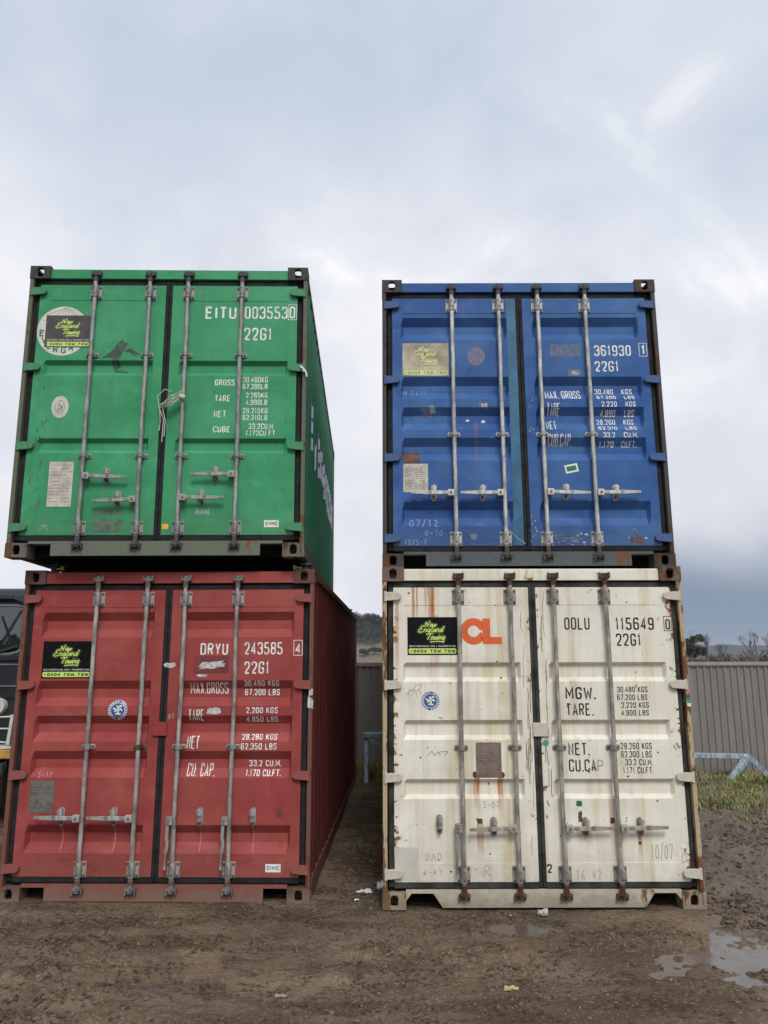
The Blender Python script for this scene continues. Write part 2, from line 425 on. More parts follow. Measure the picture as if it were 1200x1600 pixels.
SCRIPT = {
 'N': (1.0, ['0,0 .15,1.05', '.13,1.05 .55,.02', '.55,0 .72,1.1 .86,1.18']), 'e': (.52, ['.02,.3 .4,.38 .36,.58 .14,.6 0,.3 .1,.04 .32,.02 .5,.16']),
 'w': (.78, ['0,.6 .08,.06 .2,.03 .38,.55', '.38,.55 .44,.06 .56,.03 .72,.62']), 'E': (.86, ['.75,.98 .52,1.16 .2,1.0 .25,.66 .5,.6', '.42,.6 .04,.44 0,.14 .26,-.04 .7,.1']),
 'n': (.56, ['0,0 .06,.6', '.05,.34 .22,.6 .36,.5 .37,.06 .5,.08']), 'g': (.56, ['.4,.5 .2,.6 0,.34 .12,.02 .38,.25 .44,.6', '.43,.6 .4,-.26 .18,-.4 0,-.28']),
 'l': (.34, ['0,.1 .24,.95 .12,1.05 .06,.2 .18,0 .3,.1']), 'a': (.58, ['.4,.5 .2,.6 0,.3 .1,.02 .34,.2 .42,.6', '.42,.58 .42,.06 .54,.08']),
 'd': (.6, ['.4,.5 .2,.6 0,.3 .1,.02 .34,.2 .5,1.15', '.44,.6 .44,.06 .56,.08']), 'T': (.8, ['0,.98 .3,1.1 .95,1.06', '.52,1.06 .34,.4 .26,0']),
 'o': (.52, ['.1,.04 0,.3 .15,.6 .4,.5 .38,.16 .14,.02']), 'i': (.24, ['.02,.6 .04,.1 .16,.04', '.08,.8 .12,.9']),
}
def script(txt, x0, zb, x1, sc, shear=0.32):
    u = sum(SCRIPT[c][0] for c in txt); k = (x1 - x0) / u; x = x0; out = []
    for c in txt:
        for st in SCRIPT[c][1]:
            pts = [tuple(map(float, a.split(','))) for a in st.split()]
            pts = [(x + a * k + b * sc * shear, zb + b * sc) for a, b in pts]
            out.append(rnd(pts, False, 0.2 * sc))
        x += SCRIPT[c][0] * k
    return out

# polygon conformed to a relief: cut at the break lines, then pushed on to depth(u, v)
def cut(poly, ax, val):
    lo, hi = [], []
    n = len(poly)
    for i in range(n):
        a, b = poly[i], poly[(i + 1) % n]
        if a[ax] <= val: lo.append(a)
        if a[ax] >= val: hi.append(a)
        if (a[ax] - val) * (b[ax] - val) < 0:
            t = (val - a[ax]) / (b[ax] - a[ax])
            p = (a[0] + (b[0] - a[0]) * t, a[1] + (b[1] - a[1]) * t)
            lo.append(p); hi.append(p)
    return [q for q in (lo, hi) if len(q) > 2]
def conform(poly, breaks):
    ps = [poly]
    for ax, val in breaks:
        nx = []
        for p in ps:
            mn = min(q[ax] for q in p); mx = max(q[ax] for q in p)
            nx += cut(p, ax, val) if mn < val - 1e-6 and mx > val + 1e-6 else [p]
        ps = nx
    return ps

class Door:
    """Relief of the two door leaves of one container; local x right, z up, -y towards the viewer."""
    Y = 0.030
    def __init__(s, troughs, depth):
        s.tr = troughs; s.d = depth
    def zdepth(s, z):
        for a, b, c, e in s.tr:
            if a >= z >= e:
                if z >= b: return s.d * (a - z) / (a - b)
                if z >= c: return s.d
                return s.d * (z - e) / (c - e)
        return 0.0
    def y(s, x, z):
        ax = abs(x)
        if not (0.322 < z < 2.280): return s.Y
        k = min(1, max(0, (ax - 0.112) / 0.022), max(0, (1.052 - ax) / 0.022))
        return s.Y + 0.003 * (1 if k > 0 else 0) * min(1, k * 3) + s.zdepth(z) * k
    def breaks(s):
        b = [(1, z) for q in s.tr for z in q] + [(1, 0.322), (1, 2.280)]
        return b + [(0, sx * v) for sx in (-1, 1) for v in (0.112, 0.134, 1.03, 1.052)]
    def lay(s, mb, polys, lift=0.0016, mi=0):
        br = s.breaks()
        for p in polys:
            for q in conform(p, br):
                mb.add([(x, s.y(x, z) - lift, z) for x, z in q], [tuple(range(len(q)))], mi)
    def text(s, mb, txt, x0, z0, x1, z1, th=0.15, mi=0, lift=0.0016, **k):
        for i, st in enumerate(lettering(txt, x0, z0, x1, z1, th, **k)):
            s.lay(mb, st, lift + 0.00004 * (i % 6), mi)

def rect(x0, z0, x1, z1): return [(x0, z0), (x1, z0), (x1, z1), (x0, z1)]
def disc(cx, cz, rx, rz=None, n=28):
    rz = rz or rx
    return [(cx + rx * math.cos(2 * math.pi * i / n), cz + rz * math.sin(2 * math.pi * i / n)) for i in range(n)]
def pie(poly):
    cx = sum(p[0] for p in poly) / len(poly); cz = sum(p[1] for p in poly) / len(poly)
    return [[(cx, cz), poly[i], poly[(i + 1) % len(poly)]] for i in range(len(poly))]
def ragged(x0, z0, x1, z1, j=0.18, n=22, seed=0, tilt=0.0):
    """patch with a torn outline"""
    rg = random.Random(seed); out = []
    cx, cz = (x0 + x1) / 2, (z0 + z1) / 2
    for i in range(n):
        a = 2 * math.pi * i / n; c, s_ = math.cos(a), math.sin(a)
        k = 1 / max(abs(c), abs(s_)); k = 1 + (k - 1) * 0.8
        r = k * (1 - j * rg.random())
        px, pz = c * r * (x1 - x0) / 2, s_ * r * (z1 - z0) / 2
        out.append((cx + px - pz * tilt, cz + pz + px * tilt))
    return pie(out)
TEXT_G = [
    ('EITU', 0.323, 2.111, 0.594, 2.227),
    ('003553', 0.667, 2.113, 1.043, 2.230),
    ('0', 1.060, 2.118, 1.110, 2.231),
    ('22G1', 0.666, 1.912, 0.910, 2.029),
    ('GROSS', 0.428, 1.494, 0.599, 1.549),
    ('30.480KG', 0.668, 1.522, 0.883, 1.574),
    ('67.200LB', 0.670, 1.461, 0.882, 1.510),
    ('TARE', 0.433, 1.349, 0.565, 1.407),
    ('2.265KG', 0.698, 1.384, 0.884, 1.431),
    ('4.990LB', 0.700, 1.319, 0.883, 1.368),
    ('NET', 0.430, 1.208, 0.534, 1.266),
    ('28.215KG', 0.674, 1.242, 0.887, 1.292),
    ('62.210LB', 0.676, 1.182, 0.886, 1.229),
    ('CUBE', 0.428, 1.073, 0.574, 1.128),
    ('33.2CU.M', 0.729, 1.102, 0.938, 1.153),
    ('1.172CU FT', 0.708, 1.043, 0.956, 1.091),
    ('[]', 1.050, 2.106, 1.122, 2.248),
]
TEXT_R = [
    ('DRYU', 0.281, 1.889, 0.510, 1.985),
    ('243585', 0.646, 1.891, 0.960, 1.991),
    ('4', 1.067, 1.902, 1.110, 1.975),
    ('[]', 1.053, 1.884, 1.123, 2.005),
    ('22G1', 0.649, 1.735, 0.854, 1.835),
    ('MAX.GROSS', 0.204, 1.576, 0.516, 1.668),
    ('30.480 KGS', 0.649, 1.636, 0.936, 1.684),
    ('67.200 LBS', 0.652, 1.563, 0.938, 1.613),
    ('TARE', 0.205, 1.364, 0.332, 1.455),
    ('2.200 KGS', 0.675, 1.424, 0.933, 1.471),
    ('4.850 LBS', 0.677, 1.354, 0.935, 1.399),
    ('NET', 0.204, 1.147, 0.305, 1.245),
    ('28.280 KGS', 0.645, 1.216, 0.931, 1.259),
    ('62.350 LBS', 0.642, 1.141, 0.931, 1.191),
    ('CU. CAP.', 0.210, 0.935, 0.432, 1.032),
    ('33.2 CU.M.', 0.706, 1.007, 0.964, 1.055),
    ('1.170 CU.FT.', 0.685, 0.936, 0.966, 0.984),
]
TEXT_B = [
    ('361930', 0.652, 1.875, 0.975, 1.976),
    ('1', 1.065, 1.888, 1.106, 1.976),
    ('[]', 1.049, 1.872, 1.116, 1.993),
    ('22G1', 0.650, 1.730, 0.859, 1.827),
    ('MAX. GROSS', 0.207, 1.480, 0.515, 1.570),
    ('30.480', 0.648, 1.534, 0.811, 1.585),
    ('KGS', 0.884, 1.534, 0.975, 1.585),
    ('67.200', 0.653, 1.477, 0.820, 1.515),
    ('LBS', 0.892, 1.476, 0.983, 1.515),
    ('TARE', 0.214, 1.338, 0.328, 1.442),
    ('2.220', 0.689, 1.407, 0.822, 1.455),
    ('KGS', 0.898, 1.407, 0.985, 1.455),
    ('4.890', 0.684, 1.329, 0.813, 1.383),
    ('LBS', 0.893, 1.328, 0.977, 1.383),
    ('NET', 0.206, 1.204, 0.294, 1.291),
    ('28.260', 0.648, 1.256, 0.812, 1.306),
    ('KGS', 0.884, 1.256, 0.972, 1.306),
    ('62.310', 0.652, 1.197, 0.814, 1.234),
    ('LBS', 0.886, 1.197, 0.982, 1.234),
    ('CUB.CAP.', 0.212, 1.061, 0.418, 1.162),
    ('33.2', 0.689, 1.128, 0.790, 1.176),
    ('CU.M.', 0.865, 1.128, 0.987, 1.176),
    ('1.170', 0.657, 1.052, 0.785, 1.101),
    ('CU.FT.', 0.850, 1.052, 0.978, 1.101),
]
TEXT_W = [
    ('OOLU', 0.255, 2.081, 0.460, 2.180),
    ('115649', 0.668, 2.078, 0.980, 2.178),
    ('0', 1.071, 2.081, 1.111, 2.165),
    ('[]', 1.060, 2.071, 1.122, 2.186),
    ('22G1', 0.666, 1.951, 0.868, 2.050),
    ('MGW.', 0.237, 1.534, 0.476, 1.630),
    ('TARE.', 0.238, 1.409, 0.450, 1.504),
    ('30.480 KGS', 0.649, 1.587, 0.893, 1.632),
    ('67.200 LBS', 0.647, 1.527, 0.887, 1.572),
    ('2.220 KGS', 0.677, 1.467, 0.895, 1.511),
    ('4.900 LBS', 0.673, 1.408, 0.891, 1.452),
    ('NET.', 0.240, 1.108, 0.404, 1.202),
    ('CU.CA', 0.238, 0.986, 0.452, 1.078),
    ('28.260 KGS', 0.652, 1.152, 0.896, 1.201),
    ('62.300 LBS', 0.652, 1.091, 0.892, 1.139),
    ('33.2 CU.M.', 0.680, 1.032, 0.894, 1.079),
    ('1.171 CU.FT.', 0.660, 0.972, 0.896, 1.019),
]
MARK_G = dict(sign=(-1.055, 1.839, -0.664, 2.137), ever=(-1.127, 1.756, -0.686, 2.227), oval=(-0.957, 1.200, -0.800, 1.395), tree=(-0.555, 1.611, -0.209, 1.918), csc=(-0.925, 0.427, -0.724, 0.814), yel=(0.038, 0.237, 0.091, 0.280), cimc=(0.882, 0.251, 1.004, 0.311), gp1=(-0.540, 0.356, -0.282, 0.405), gp2=(-0.538, 0.211, -0.275, 0.324), scrap=(1.151, 1.564, 1.223, 1.646), scr2=(0.302, 0.350, 0.435, 0.409))
MARK_R = dict(sign=(-1.027, 1.702, -0.617, 2.003), blue=(-0.453, 1.374, -0.295, 1.525), csc=(-1.038, 0.659, -0.842, 0.901), cimc=(0.866, 0.225, 0.986, 0.285), s1=(0.261, 1.776, 0.497, 1.838), s2=(0.254, 1.710, 0.354, 1.735), s3=(0.346, 1.411, 0.476, 1.471), s4=(-0.017, 1.782, 0.087, 1.829), dark=(0.938, 0.624, 0.999, 0.700), chalk=(-0.990, 0.926, -0.866, 0.965), plate=(-0.075, 1.248, 0.040, 1.356))
MARK_B = dict(sign=(-1.039, 1.694, -0.633, 1.999), ghost=(-0.480, 1.780, -0.306, 1.972), g2=(0.264, 1.866, 0.532, 1.990), st=(0.407, 1.681, 0.535, 1.758), rust=(-1.052, 0.899, -0.891, 1.011), csc=(-1.040, 0.647, -0.828, 0.898), green=(0.344, 0.812, 0.454, 0.897), c1=(-0.989, 0.353, -0.730, 0.418), c2=(-1.034, 0.200, -0.840, 0.238), c3=(-1.041, 1.532, -0.823, 1.573), p1=(-0.897, 1.321, -0.748, 1.432), p2=(-0.396, 1.391, -0.279, 1.461), p3=(-0.494, 1.286, -0.455, 1.310), p4=(-0.355, 1.275, -0.317, 1.304), p5=(-0.491, 0.227, -0.410, 0.297), sc=(0.223, 0.182, 0.541, 0.307), sc2=(0.826, 0.198, 1.009, 0.307), sc3=(0.017, 0.199, 0.087, 0.472), sc4=(0.044, 1.119, 0.100, 1.496))
MARK_W = dict(sign=(-1.015, 1.882, -0.613, 2.184), C=(-0.577, 1.964, -0.408, 2.176), L=(-0.408, 1.969, -0.253, 2.171), blue=(-0.912, 1.453, -0.763, 1.597), plate=(-0.487, 0.944, -0.288, 1.207), grey=(-1.141, 0.198, -0.945, 0.434), green=(0.280, 0.728, 0.327, 0.771), dot=(0.038, 1.176, 0.088, 1.225), two=(0.033, 0.250, 0.072, 0.314), sq=(1.065, 0.424, 1.114, 0.459), P=(0.460, 0.988, 0.508, 1.074), c1=(-0.441, 0.718, -0.307, 0.769), c2=(-0.891, 0.337, -0.754, 0.397), c3=(-0.907, 0.238, -0.756, 0.274), c4=(-0.454, 0.226, -0.366, 0.307), c5=(0.254, 0.198, 0.459, 0.275), c6=(0.834, 0.345, 1.012, 0.455), c7=(1.063, 0.321, 1.132, 0.390), tape=(1.184, 1.486, 1.234, 1.532), cplate=(-0.033, 1.251, 0.085, 1.356), r1=(-0.987, 2.179, -0.945, 2.427), r2=(-0.852, 2.127, -0.790, 2.427))
# ---------------------------------------------------------------- shipping container
CW, CH, CL = 1.219, 2.591, 6.058
def holed(mb, o, u, v, n_in, w, h, a, b, depth):
    """rectangle w x h with an oval opening (2a x 2b) and its tunnel wall"""
    o, u, v, n_in = Vector(o), Vector(u), Vector(v), Vector(n_in)
    c = o + u * (w / 2) + v * (h / 2)
    ca = math.atan2(h, w)
    ang = sorted([2 * math.pi * i / 20 for i in range(20)] + [ca, math.pi - ca, math.pi + ca, 2 * math.pi - ca])
    ov, rc, inn = [], [], []
    for t in ang:
        ct, st = math.cos(t), math.sin(t)
        k = (abs(ct) ** 3.2 + abs(st) ** 3.2) ** (-1 / 3.2)
        p = c + u * (a * k * ct) + v * (b * k * st)
        ov.append(p); inn.append(p + n_in * depth)
        q = min((w / 2) / max(abs(ct), 1e-6), (h / 2) / max(abs(st), 1e-6))
        rc.append(c + u * (q * ct) + v * (q * st))
    n = len(ang)
    flip = u.cross(v).dot(n_in) > 0
    for i in range(n):
        j = (i + 1) % n
        f = (0, 1, 2, 3)[::-1] if flip else (0, 1, 2, 3)
        mb.add([rc[i], rc[j], ov[j], ov[i]], [f])
        mb.add([ov[i], ov[j], inn[j], inn[i]], [f])
def casting(sx, sy, sz, mat, parent):
    mb = MB(); wx, dy, hz, th = 0.178, 0.162, 0.118, 0.026
    X = sx * CW; Y = 0.0 if sy < 0 else CL; Z = 0.0 if sz < 0 else CH
    ix, iy, iz = -sx, -sy, -sz            # inward directions
    holed(mb, (X, Y, Z), (ix, 0, 0), (0, 0, iz), (0, iy, 0), wx, hz, 0.029, 0.040, th)
    holed(mb, (X, Y, Z), (0, iy, 0), (0, 0, iz), (ix, 0, 0), dy, hz, 0.040, 0.028, th)
    holed(mb, (X, Y, Z), (ix, 0, 0), (0, iy, 0), (0, 0, iz), wx, dy, 0.034, 0.058, th)
    x2, y2, z2 = X + ix * wx, Y + iy * dy, Z + iz * hz
    mb.add([(x2, Y, Z), (x2, y2, Z), (x2, y2, z2), (x2, Y, z2)], [(0, 1, 2, 3)])
    mb.add([(X, y2, Z), (x2, y2, Z), (x2, y2, z2), (X, y2, z2)], [(0, 1, 2, 3)])
    mb.add([(X, Y, z2), (x2, Y, z2), (x2, y2, z2), (X, y2, z2)], [(0, 1, 2, 3)])
    o = mb.obj('corner_casting', mat, parent)
    import bmesh
    bm = bmesh.new(); bm.from_mesh(o.data)
    bmesh.ops.remove_doubles(bm, verts=bm.verts, dist=1e-5)
    bmesh.ops.recalc_face_normals(bm, faces=bm.faces)
    bm.to_mesh(o.data); bm.free()
    b = o.modifiers.new('bevel', 'BEVEL'); b.width = 0.007; b.segments = 2; b.limit_method = 'ANGLE'; b.angle_limit = R(50)
    return o

def corrug(length, pitch=0.278, d=0.036, start=0.0):
    """trapezoid profile points (s, depth 0..d) along a wall"""
    out = []; s = start; k = 0
    while s < length - 1e-6:
        for ds, dd in ((0.0, 0), (0.072, 0), (0.14, d), (0.21, d)):
            if s + ds < length: out.append((s + ds, dd))
        s += pitch
    out.append((length, 0))
    return out

SHARED = {}
def shared(key, build, mats):
    """one mesh per key and material set"""
    k = (key, tuple(mats))
    if k not in SHARED:
        mb = MB(); build(mb); SHARED[k] = mb.mesh(key.split('|')[0], mats)
    return SHARED[k]

def b_bracket(mb):
    mb.box(-0.050, 0.050, -0.009, 0, -0.060, 0.060)
    mb.tube((0, -0.042, -0.056), (0, -0.042, 0.056), 0.0235, n=14)
    mb.box(-0.0235, 0.0235, -0.040, -0.009, -0.056, 0.056)
    for sx in (-1, 1):
        for sz in (-1, 1):
            mb.tube((sx * 0.037, -0.008, sz * 0.043), (sx * 0.037, -0.018, sz * 0.043), 0.0085, n=8, mi=1)
    for sz in (-1, 1):
        mb.tube((0, -0.060, sz * 0.03), (0, -0.070, sz * 0.03), 0.006, n=6, mi=1)
def b_guide(mb):
    mb.prism_y([(-0.055, -0.012), (-0.045, -0.02), (0.045, -0.02), (0.055, -0.012), (0.055, 0.012), (0.045, 0.02), (-0.045, 0.02), (-0.055, 0.012)], -0.010, 0)
    mb.tube((0, -0.042, -0.019), (0, -0.042, 0.019), 0.0245, n=14)
    mb.box(-0.024, 0.024, -0.040, -0.010, -0.0185, 0.0185)
    for sx in (-1, 1):
        mb.tube((sx * 0.038, -0.009, 0), (sx * 0.038, -0.019, 0), 0.0085, n=8, mi=1)
def b_cam(mb):
    """cam head pointing up; origin at the end of the bar"""
    mb.tube((0, 0, -0.045), (0, 0, 0.0), 0.022, 0.019, n=12)
    mb.tube((0, 0, 0.0), (0, 0, 0.012), 0.026, n=12)
    mb.prism_y([(-0.026, 0.006), (0.026, 0.006), (0.038, 0.020), (0.024, 0.034), (0.008, 0.022), (-0.008, 0.022), (-0.026, 0.038), (-0.034, 0.018)], -0.018, 0.016)
    mb.tube((0, -0.028, 0.020), (0, 0.024, 0.020), 0.014, n=10)
    mb.tube((0, 0, 0.034), (0, 0, 0.046), 0.024, n=12)
def b_keeper(mb):
    for sx in (-1, 1):
        mb.prism_y([(sx * 0.036 - 0.008, -0.028), (sx * 0.036 + 0.008, -0.028), (sx * 0.040 + 0.008, 0.012), (sx * 0.036, 0.026), (sx * 0.034 - 0.008, 0.010)], -0.034, 0)
    mb.box(-0.028, 0.028, -0.012, 0, 0.004, 0.018)
def b_handle(mb, L=0.375):
    """lever lying along +x from the hub on the bar"""
    mb.box(0.012, 0.064, -0.030, 0.012, -0.029, 0.026)                     # clevis on the bar
    mb.tube((0.04, -0.036, 0), (0.04, 0.016, 0), 0.010, n=10, mi=1)
    prof = [(0.058, 0.014), (0.11, 0.016), (0.17, 0.015), (0.23, 0.018), (0.28, 0.014), (L, 0.011)]
    poly = [(x, -h) for x, h in prof] + [(x, h) for x, h in prof[::-1]]
    mb.prism_y(poly, -0.022, -0.006)
def b_catch(mb):
    pts = [(0.024 * math.cos(a), 0.046 + 0.024 * math.sin(a)) for a in [math.pi * i / 6 for i in range(7)]]
    pts += [(0.024 * math.cos(a), -0.046 + 0.024 * math.sin(a)) for a in [math.pi + math.pi * i / 6 for i in range(7)]]
    mb.prism_y(pts, -0.010, 0)
    mb.tube((0, -0.010, 0.044), (0, -0.028, 0.044), 0.013, n=10, mi=1)
    mb.box(-0.017, 0.017, -0.050, -0.010, -0.034, -0.016)
    mb.prism_y([(-0.02, 0.012), (0.02, 0.012), (0.024, 0.052), (0.0, 0.066), (-0.024, 0.052)], -0.054, -0.044)
    mb.tube((0, -0.046, -0.045), (0, -0.010, -0.045), 0.011, n=8, mi=1)
def b_hinge(mb, s):
    """blade from the post (outer side, s=+1 right) on to the door"""
    poly = [(0.0, -0.036), (0.045, -0.036), (0.115, -0.028), (0.132, -0.012), (0.132, 0.018), (0.110, 0.030), (0.045, 0.034), (0.0, 0.030)]
    pl = [(-s * x, z) for x, z in poly]
    if s > 0: pl = pl[::-1]
    mb.prism_y(pl, -0.016, 0.004)
    mb.tube((-s * 0.004, -0.006, -0.042), (-s * 0.004, -0.006, 0.040), 0.013, n=10)

def container(name, loc, rot, body, sillm, postm, castm, door, label, P):
    t = empty(name, loc, rot)
    tag(t, label, 'container', 'stacked shipping containers')
    # --- frame
    for sx in (-1, 1):
        for sy in (-1, 1):
            for sz in (-1, 1):
                casting(sx, sy, sz, castm if sz > 0 or not P.get('lowcast') else P['lowcast'], t)
    for sx in (-1, 1):
        mb = MB()
        a, b = sorted((sx * 1.181, sx * 1.2165))
        mb.box(a, b, 0.006, 0.09, 0.118, 2.473)
        mb.obj('corner_post', postm, t, 0.005)
        mb = MB()
        a, b = sorted((sx * 1.045, sx * 1.181))
        mb.box(a, b, 0.075, 0.14, 0.118, 2.473)
        mb.obj('post_web', 'black_gap', t)
        mb = MB()
        a, b = sorted((sx * 1.10, sx * 1.2165))
        mb.box(a, b, CL - 0.15, CL - 0.006, 0.118, 2.473)
        mb.obj('rear_post', postm, t, 0.005)
    mb = MB()
    mb.box(-1.041, 1.041, 0.014, 0.09, 2.478, 2.566)
    mb.box(-1.041, 1.041, 0.030, 0.16, 2.566, 2.576)
    mb.obj('header', body, t, 0.004)
    nt = P.get('notch', 'rect')
    top, z0 = 0.136, P.get('sillz', 0.016)
    def half(s):
        if nt == 'rect': q = [(1.041, top), (1.041, 0.112), (0.855, 0.112), (0.855, z0)]
        else: q = [(1.041, top), (1.041, 0.060), (1.0, 0.112), (0.835, 0.112), (0.765, z0)]
        return [(s * x, z) for x, z in q]
    poly = half(-1) + half(1)[::-1]
    mb = MB(); mb.prism_y(poly, 0.012, 0.026)
    mb.obj('sill', sillm, t)
    # --- sill ledge and gutter behind
    mb = MB(); mb.box(-1.041, 1.041, 0.028, 0.12, 0.114, 0.134)
    mb.obj('sill_ledge', sillm, t)
    # --- side rails, roof, side walls, rear wall, floor
    for sx in (-1, 1):
        for nm, za, zb in (('top_rail', 2.515, 2.575), ('bottom_rail', 0.018, 0.150)):
            mb = MB(); a, b = sorted((sx * 1.160, sx * 1.2165))
            mb.box(a, b, 0.162, CL - 0.162, za, zb)
            mb.obj(nm, P.get('railm', body), t, 0.004)
        prof = corrug(5.86, start=0.0)
        vs = []
        for s, d in prof:
            for z in (0.150, 2.515):
                vs.append((sx * (1.211 - d), 0.10 + s, z))
        mb = MB(); mb.add(vs, [((2 * i, 2 * i + 2, 2 * i + 3, 2 * i + 1) if sx > 0 else (2 * i + 1, 2 * i + 3, 2 * i + 2, 2 * i)) for i in range(len(prof) - 1)])
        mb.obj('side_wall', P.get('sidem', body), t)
    prof = corrug(2.08, 0.278, 0.036)
    mb = MB(); vs = [(-1.04 + s, CL - 0.02 - d, z) for s, d in prof for z in (0.12, 2.5)]
    mb.add(vs, [(2 * i + 1, 2 * i + 3, 2 * i + 2, 2 * i) for i in range(len(prof) - 1)])
    mb.obj('end_wall', body, t)
    prof = corrug(5.8, 0.21, 0.02)
    mb = MB(); vs = [(x, 0.12 + s, 2.575 - d) for s, d in prof for x in (-1.165, 1.165)]
    mb.add(vs, [(2 * i, 2 * i + 1, 2 * i + 3, 2 * i + 2) for i in range(len(prof) - 1)])
    mb.obj('roof', body, t)
    mb = MB(); mb.box(-1.16, 1.16, 0.13, CL - 0.1, 0.155, 0.183)
    mb.obj('floor', 'underside', t)
    def cm(mb):
        mb.box(-1.155, 1.155, -0.022, 0.022, -0.055, 0.055)
    me = shared('crossmember', cm, ['underside'])
    for i in range(18):
        link('crossmember', me, t, (0, 0.32 + i * 0.325, 0.098))
    # --- door leaves
    dn = MB(); leaves = {}
    zs = sorted({0.187, 0.3215, 0.3225, 2.2795, 2.2805, 2.424} | {z for q in door.tr for z in q})
    for sx in (-1, 1):
        xs = sorted({sx * v for v in (0.030, 0.1115, 0.112, 0.134, 0.4, 0.7, 1.03, 1.052, 1.0525, 1.128)})
        vs = [(x, door.y(x, z), z) for z in zs for x in xs]
        n = len(xs)
        mb = MB()
        mb.add(vs, [(j * n + i, j * n + i + 1, (j + 1) * n + i + 1, (j + 1) * n + i) for j in range(len(zs) - 1) for i in range(n - 1)])
        x0, x1 = xs[0], xs[-1]; yb = 0.088
        for (p, q) in (((x0, 0.187), (x0, 2.424)), ((x1, 2.424), (x1, 0.187)), ((x0, 2.424), (x1, 2.424)), ((x1, 0.187), (x0, 0.187))):
            mb.add([(p[0], door.Y, p[1]), (q[0], door.Y, q[1]), (q[0], yb, q[1]), (p[0], yb, p[1])], [(0, 1, 2, 3)])
        mb.add([(x0, yb, 0.187), (x0, yb, 2.424), (x1, yb, 2.424), (x1, yb, 0.187)], [(0, 1, 2, 3)])
        lf = mb.obj('door', body, t)
        leaves[sx] = lf
        # rubber seal round the leaf
        g = MB()
        a, b = sorted((sx * 1.1285, sx * 1.170))
        g.box(a, b, 0.046, 0.066, 0.150, 2.468)
        a, b = sorted((sx * 0.0015, sx * 0.0295))
        g.box(a, b, 0.033, 0.060, 0.150, 2.468)
        g.box(a - 0.008 * (sx < 0), b + 0.008 * (sx > 0), 0.034, 0.060, 2.440, 2.466)
        a, b = sorted((sx * 0.0295, sx * 1.1285))
        g.box(a, b, 0.036, 0.060, 2.4245, 2.468)
        g.box(a, b, 0.034, 0.060, 0.142, 0.1865)
        g.obj('door_seal', [P.get('seal', 'rubber')], lf, 0.004)
        for z in (2.352, 1.650, 0.948, 0.250):
            me = shared('hinge|%s%d' % (name, sx), lambda m, s=sx: b_hinge(m, s), [P.get('hingem', body)])
            link('hinge', me, lf, (sx * 1.196, 0.012, z), bevel=0.003)
    # --- locking gear
    bm_, cmm = P['bar'], P['cam']
    for i, x in enumerate(P['bars']):
        lf = leaves[-1 if i < 2 else 1]
        bz0, bz1 = 0.165, 2.452
        mb = MB(); yb = door.Y - 0.042
        rb = random.Random(len(name) + i * 7 + int(door.d * 1e4) + int(loc[0] * 10)); am = P.get('bend', 0.0025)
        zz = [bz0, 0.30, 0.75, 1.16, 1.60, 2.0, 2.29, bz1]
        pts = [(x + (rb.uniform(-am, am) if 1 < k < 6 and k != 3 else 0), yb + (rb.uniform(-am, am) if 1 < k < 6 and k != 3 else 0), z) for k, z in enumerate(zz)]
        n14 = 14; ring = [(math.cos(2 * math.pi * a / n14) * 0.0172, math.sin(2 * math.pi * a / n14) * 0.0172) for a in range(n14)]
        mb.add([(p[0] + u, p[1] + v_, p[2]) for p in pts for u, v_ in ring], [(k * n14 + a, k * n14 + (a + 1) % n14, (k + 1) * n14 + (a + 1) % n14, (k + 1) * n14 + a) for k in range(len(pts) - 1) for a in range(n14)], 0, True)
        mb.obj('locking_bar', bm_, lf)
        me = shared('cam', b_cam, [cmm])
        o = link('cam', me, lf, (x, yb, 2.486), bevel=0.002)
        o = link('cam', me, lf, (x, yb, 0.128), bevel=0.002); o.rotation_euler = (0, math.pi, 0)
        mk = shared('keeper', b_keeper, [cmm])
        link('cam_keeper', mk, t, (x, 0.0125, 2.520), bevel=0.003)
        o = link('cam_keeper', mk, t, (x, 0.0115, 0.085), bevel=0.003); o.rotation_euler = (0, math.pi, 0)
        me = shared('bracket', b_bracket, [P['brk'], 'cam_dark'])
        link('bar_bracket', me, lf, (x, door.Y, 2.348), bevel=0.003)
        link('bar_bracket', me, lf, (x, door.Y, 0.243), bevel=0.003)
        for z in P['guides']:
            gm = 'cam_rust' if (P.get('rustguide') == i) else P['brk']
            me = shared('guide', b_guide, [gm, 'cam_dark'])
            link('bar_guide', me, lf, (x, door.Y + 0.0005, z), bevel=0.003)
        hz, hd, cx = P['handles'][i]
        me = shared('handle', b_handle, [bm_, 'cam_steel'])
        o = link('handle', me, lf, (x, yb, hz), bevel=0.003)
        if hd == 'R': o.rotation_euler = (0, R(rb.uniform(-2.0, 2.5)), 0)
        elif hd == 'L':
            o.rotation_euler = (0, 0, 0); o.scale = (-1, 1, 1); o.rotation_euler = (0, R(rb.uniform(-2.5, 2.0)), 0)
        else:                               # hanging straight down beside the bar
            o.matrix_local = Matrix.Translation((x, yb, hz)) @ Matrix.Identity(4)
            mb = MB()
            mb.box(-0.062, -0.012, -0.030, 0.012, -0.032, 0.030)
            mb.tube((-0.038, -0.036, 0), (-0.038, 0.016, 0), 0.010, n=10, mi=1)
            pr = [(-0.048, -0.032), (-0.050, -0.12), (-0.042, -0.17), (-0.053, -0.24), (-0.055, -0.36)]
            for (xa, za), (xb, zb) in zip(pr[:-1], pr[1:]):
                mb.beam((xa, -0.014, za), (xb, -0.014, zb), 0.026 if za > -0.2 else 0.018, 0.016)
            o.data = mb.mesh('handle', [bm_, 'cam_steel'])
        me = shared('catch', b_catch, [P['brk'], 'cam_dark'])
        link('handle_catch', me, lf, (cx, door.y(cx, hz), hz + (0.005 if hd != 'D' else 0.02)), bevel=0.002)
    return t, leaves

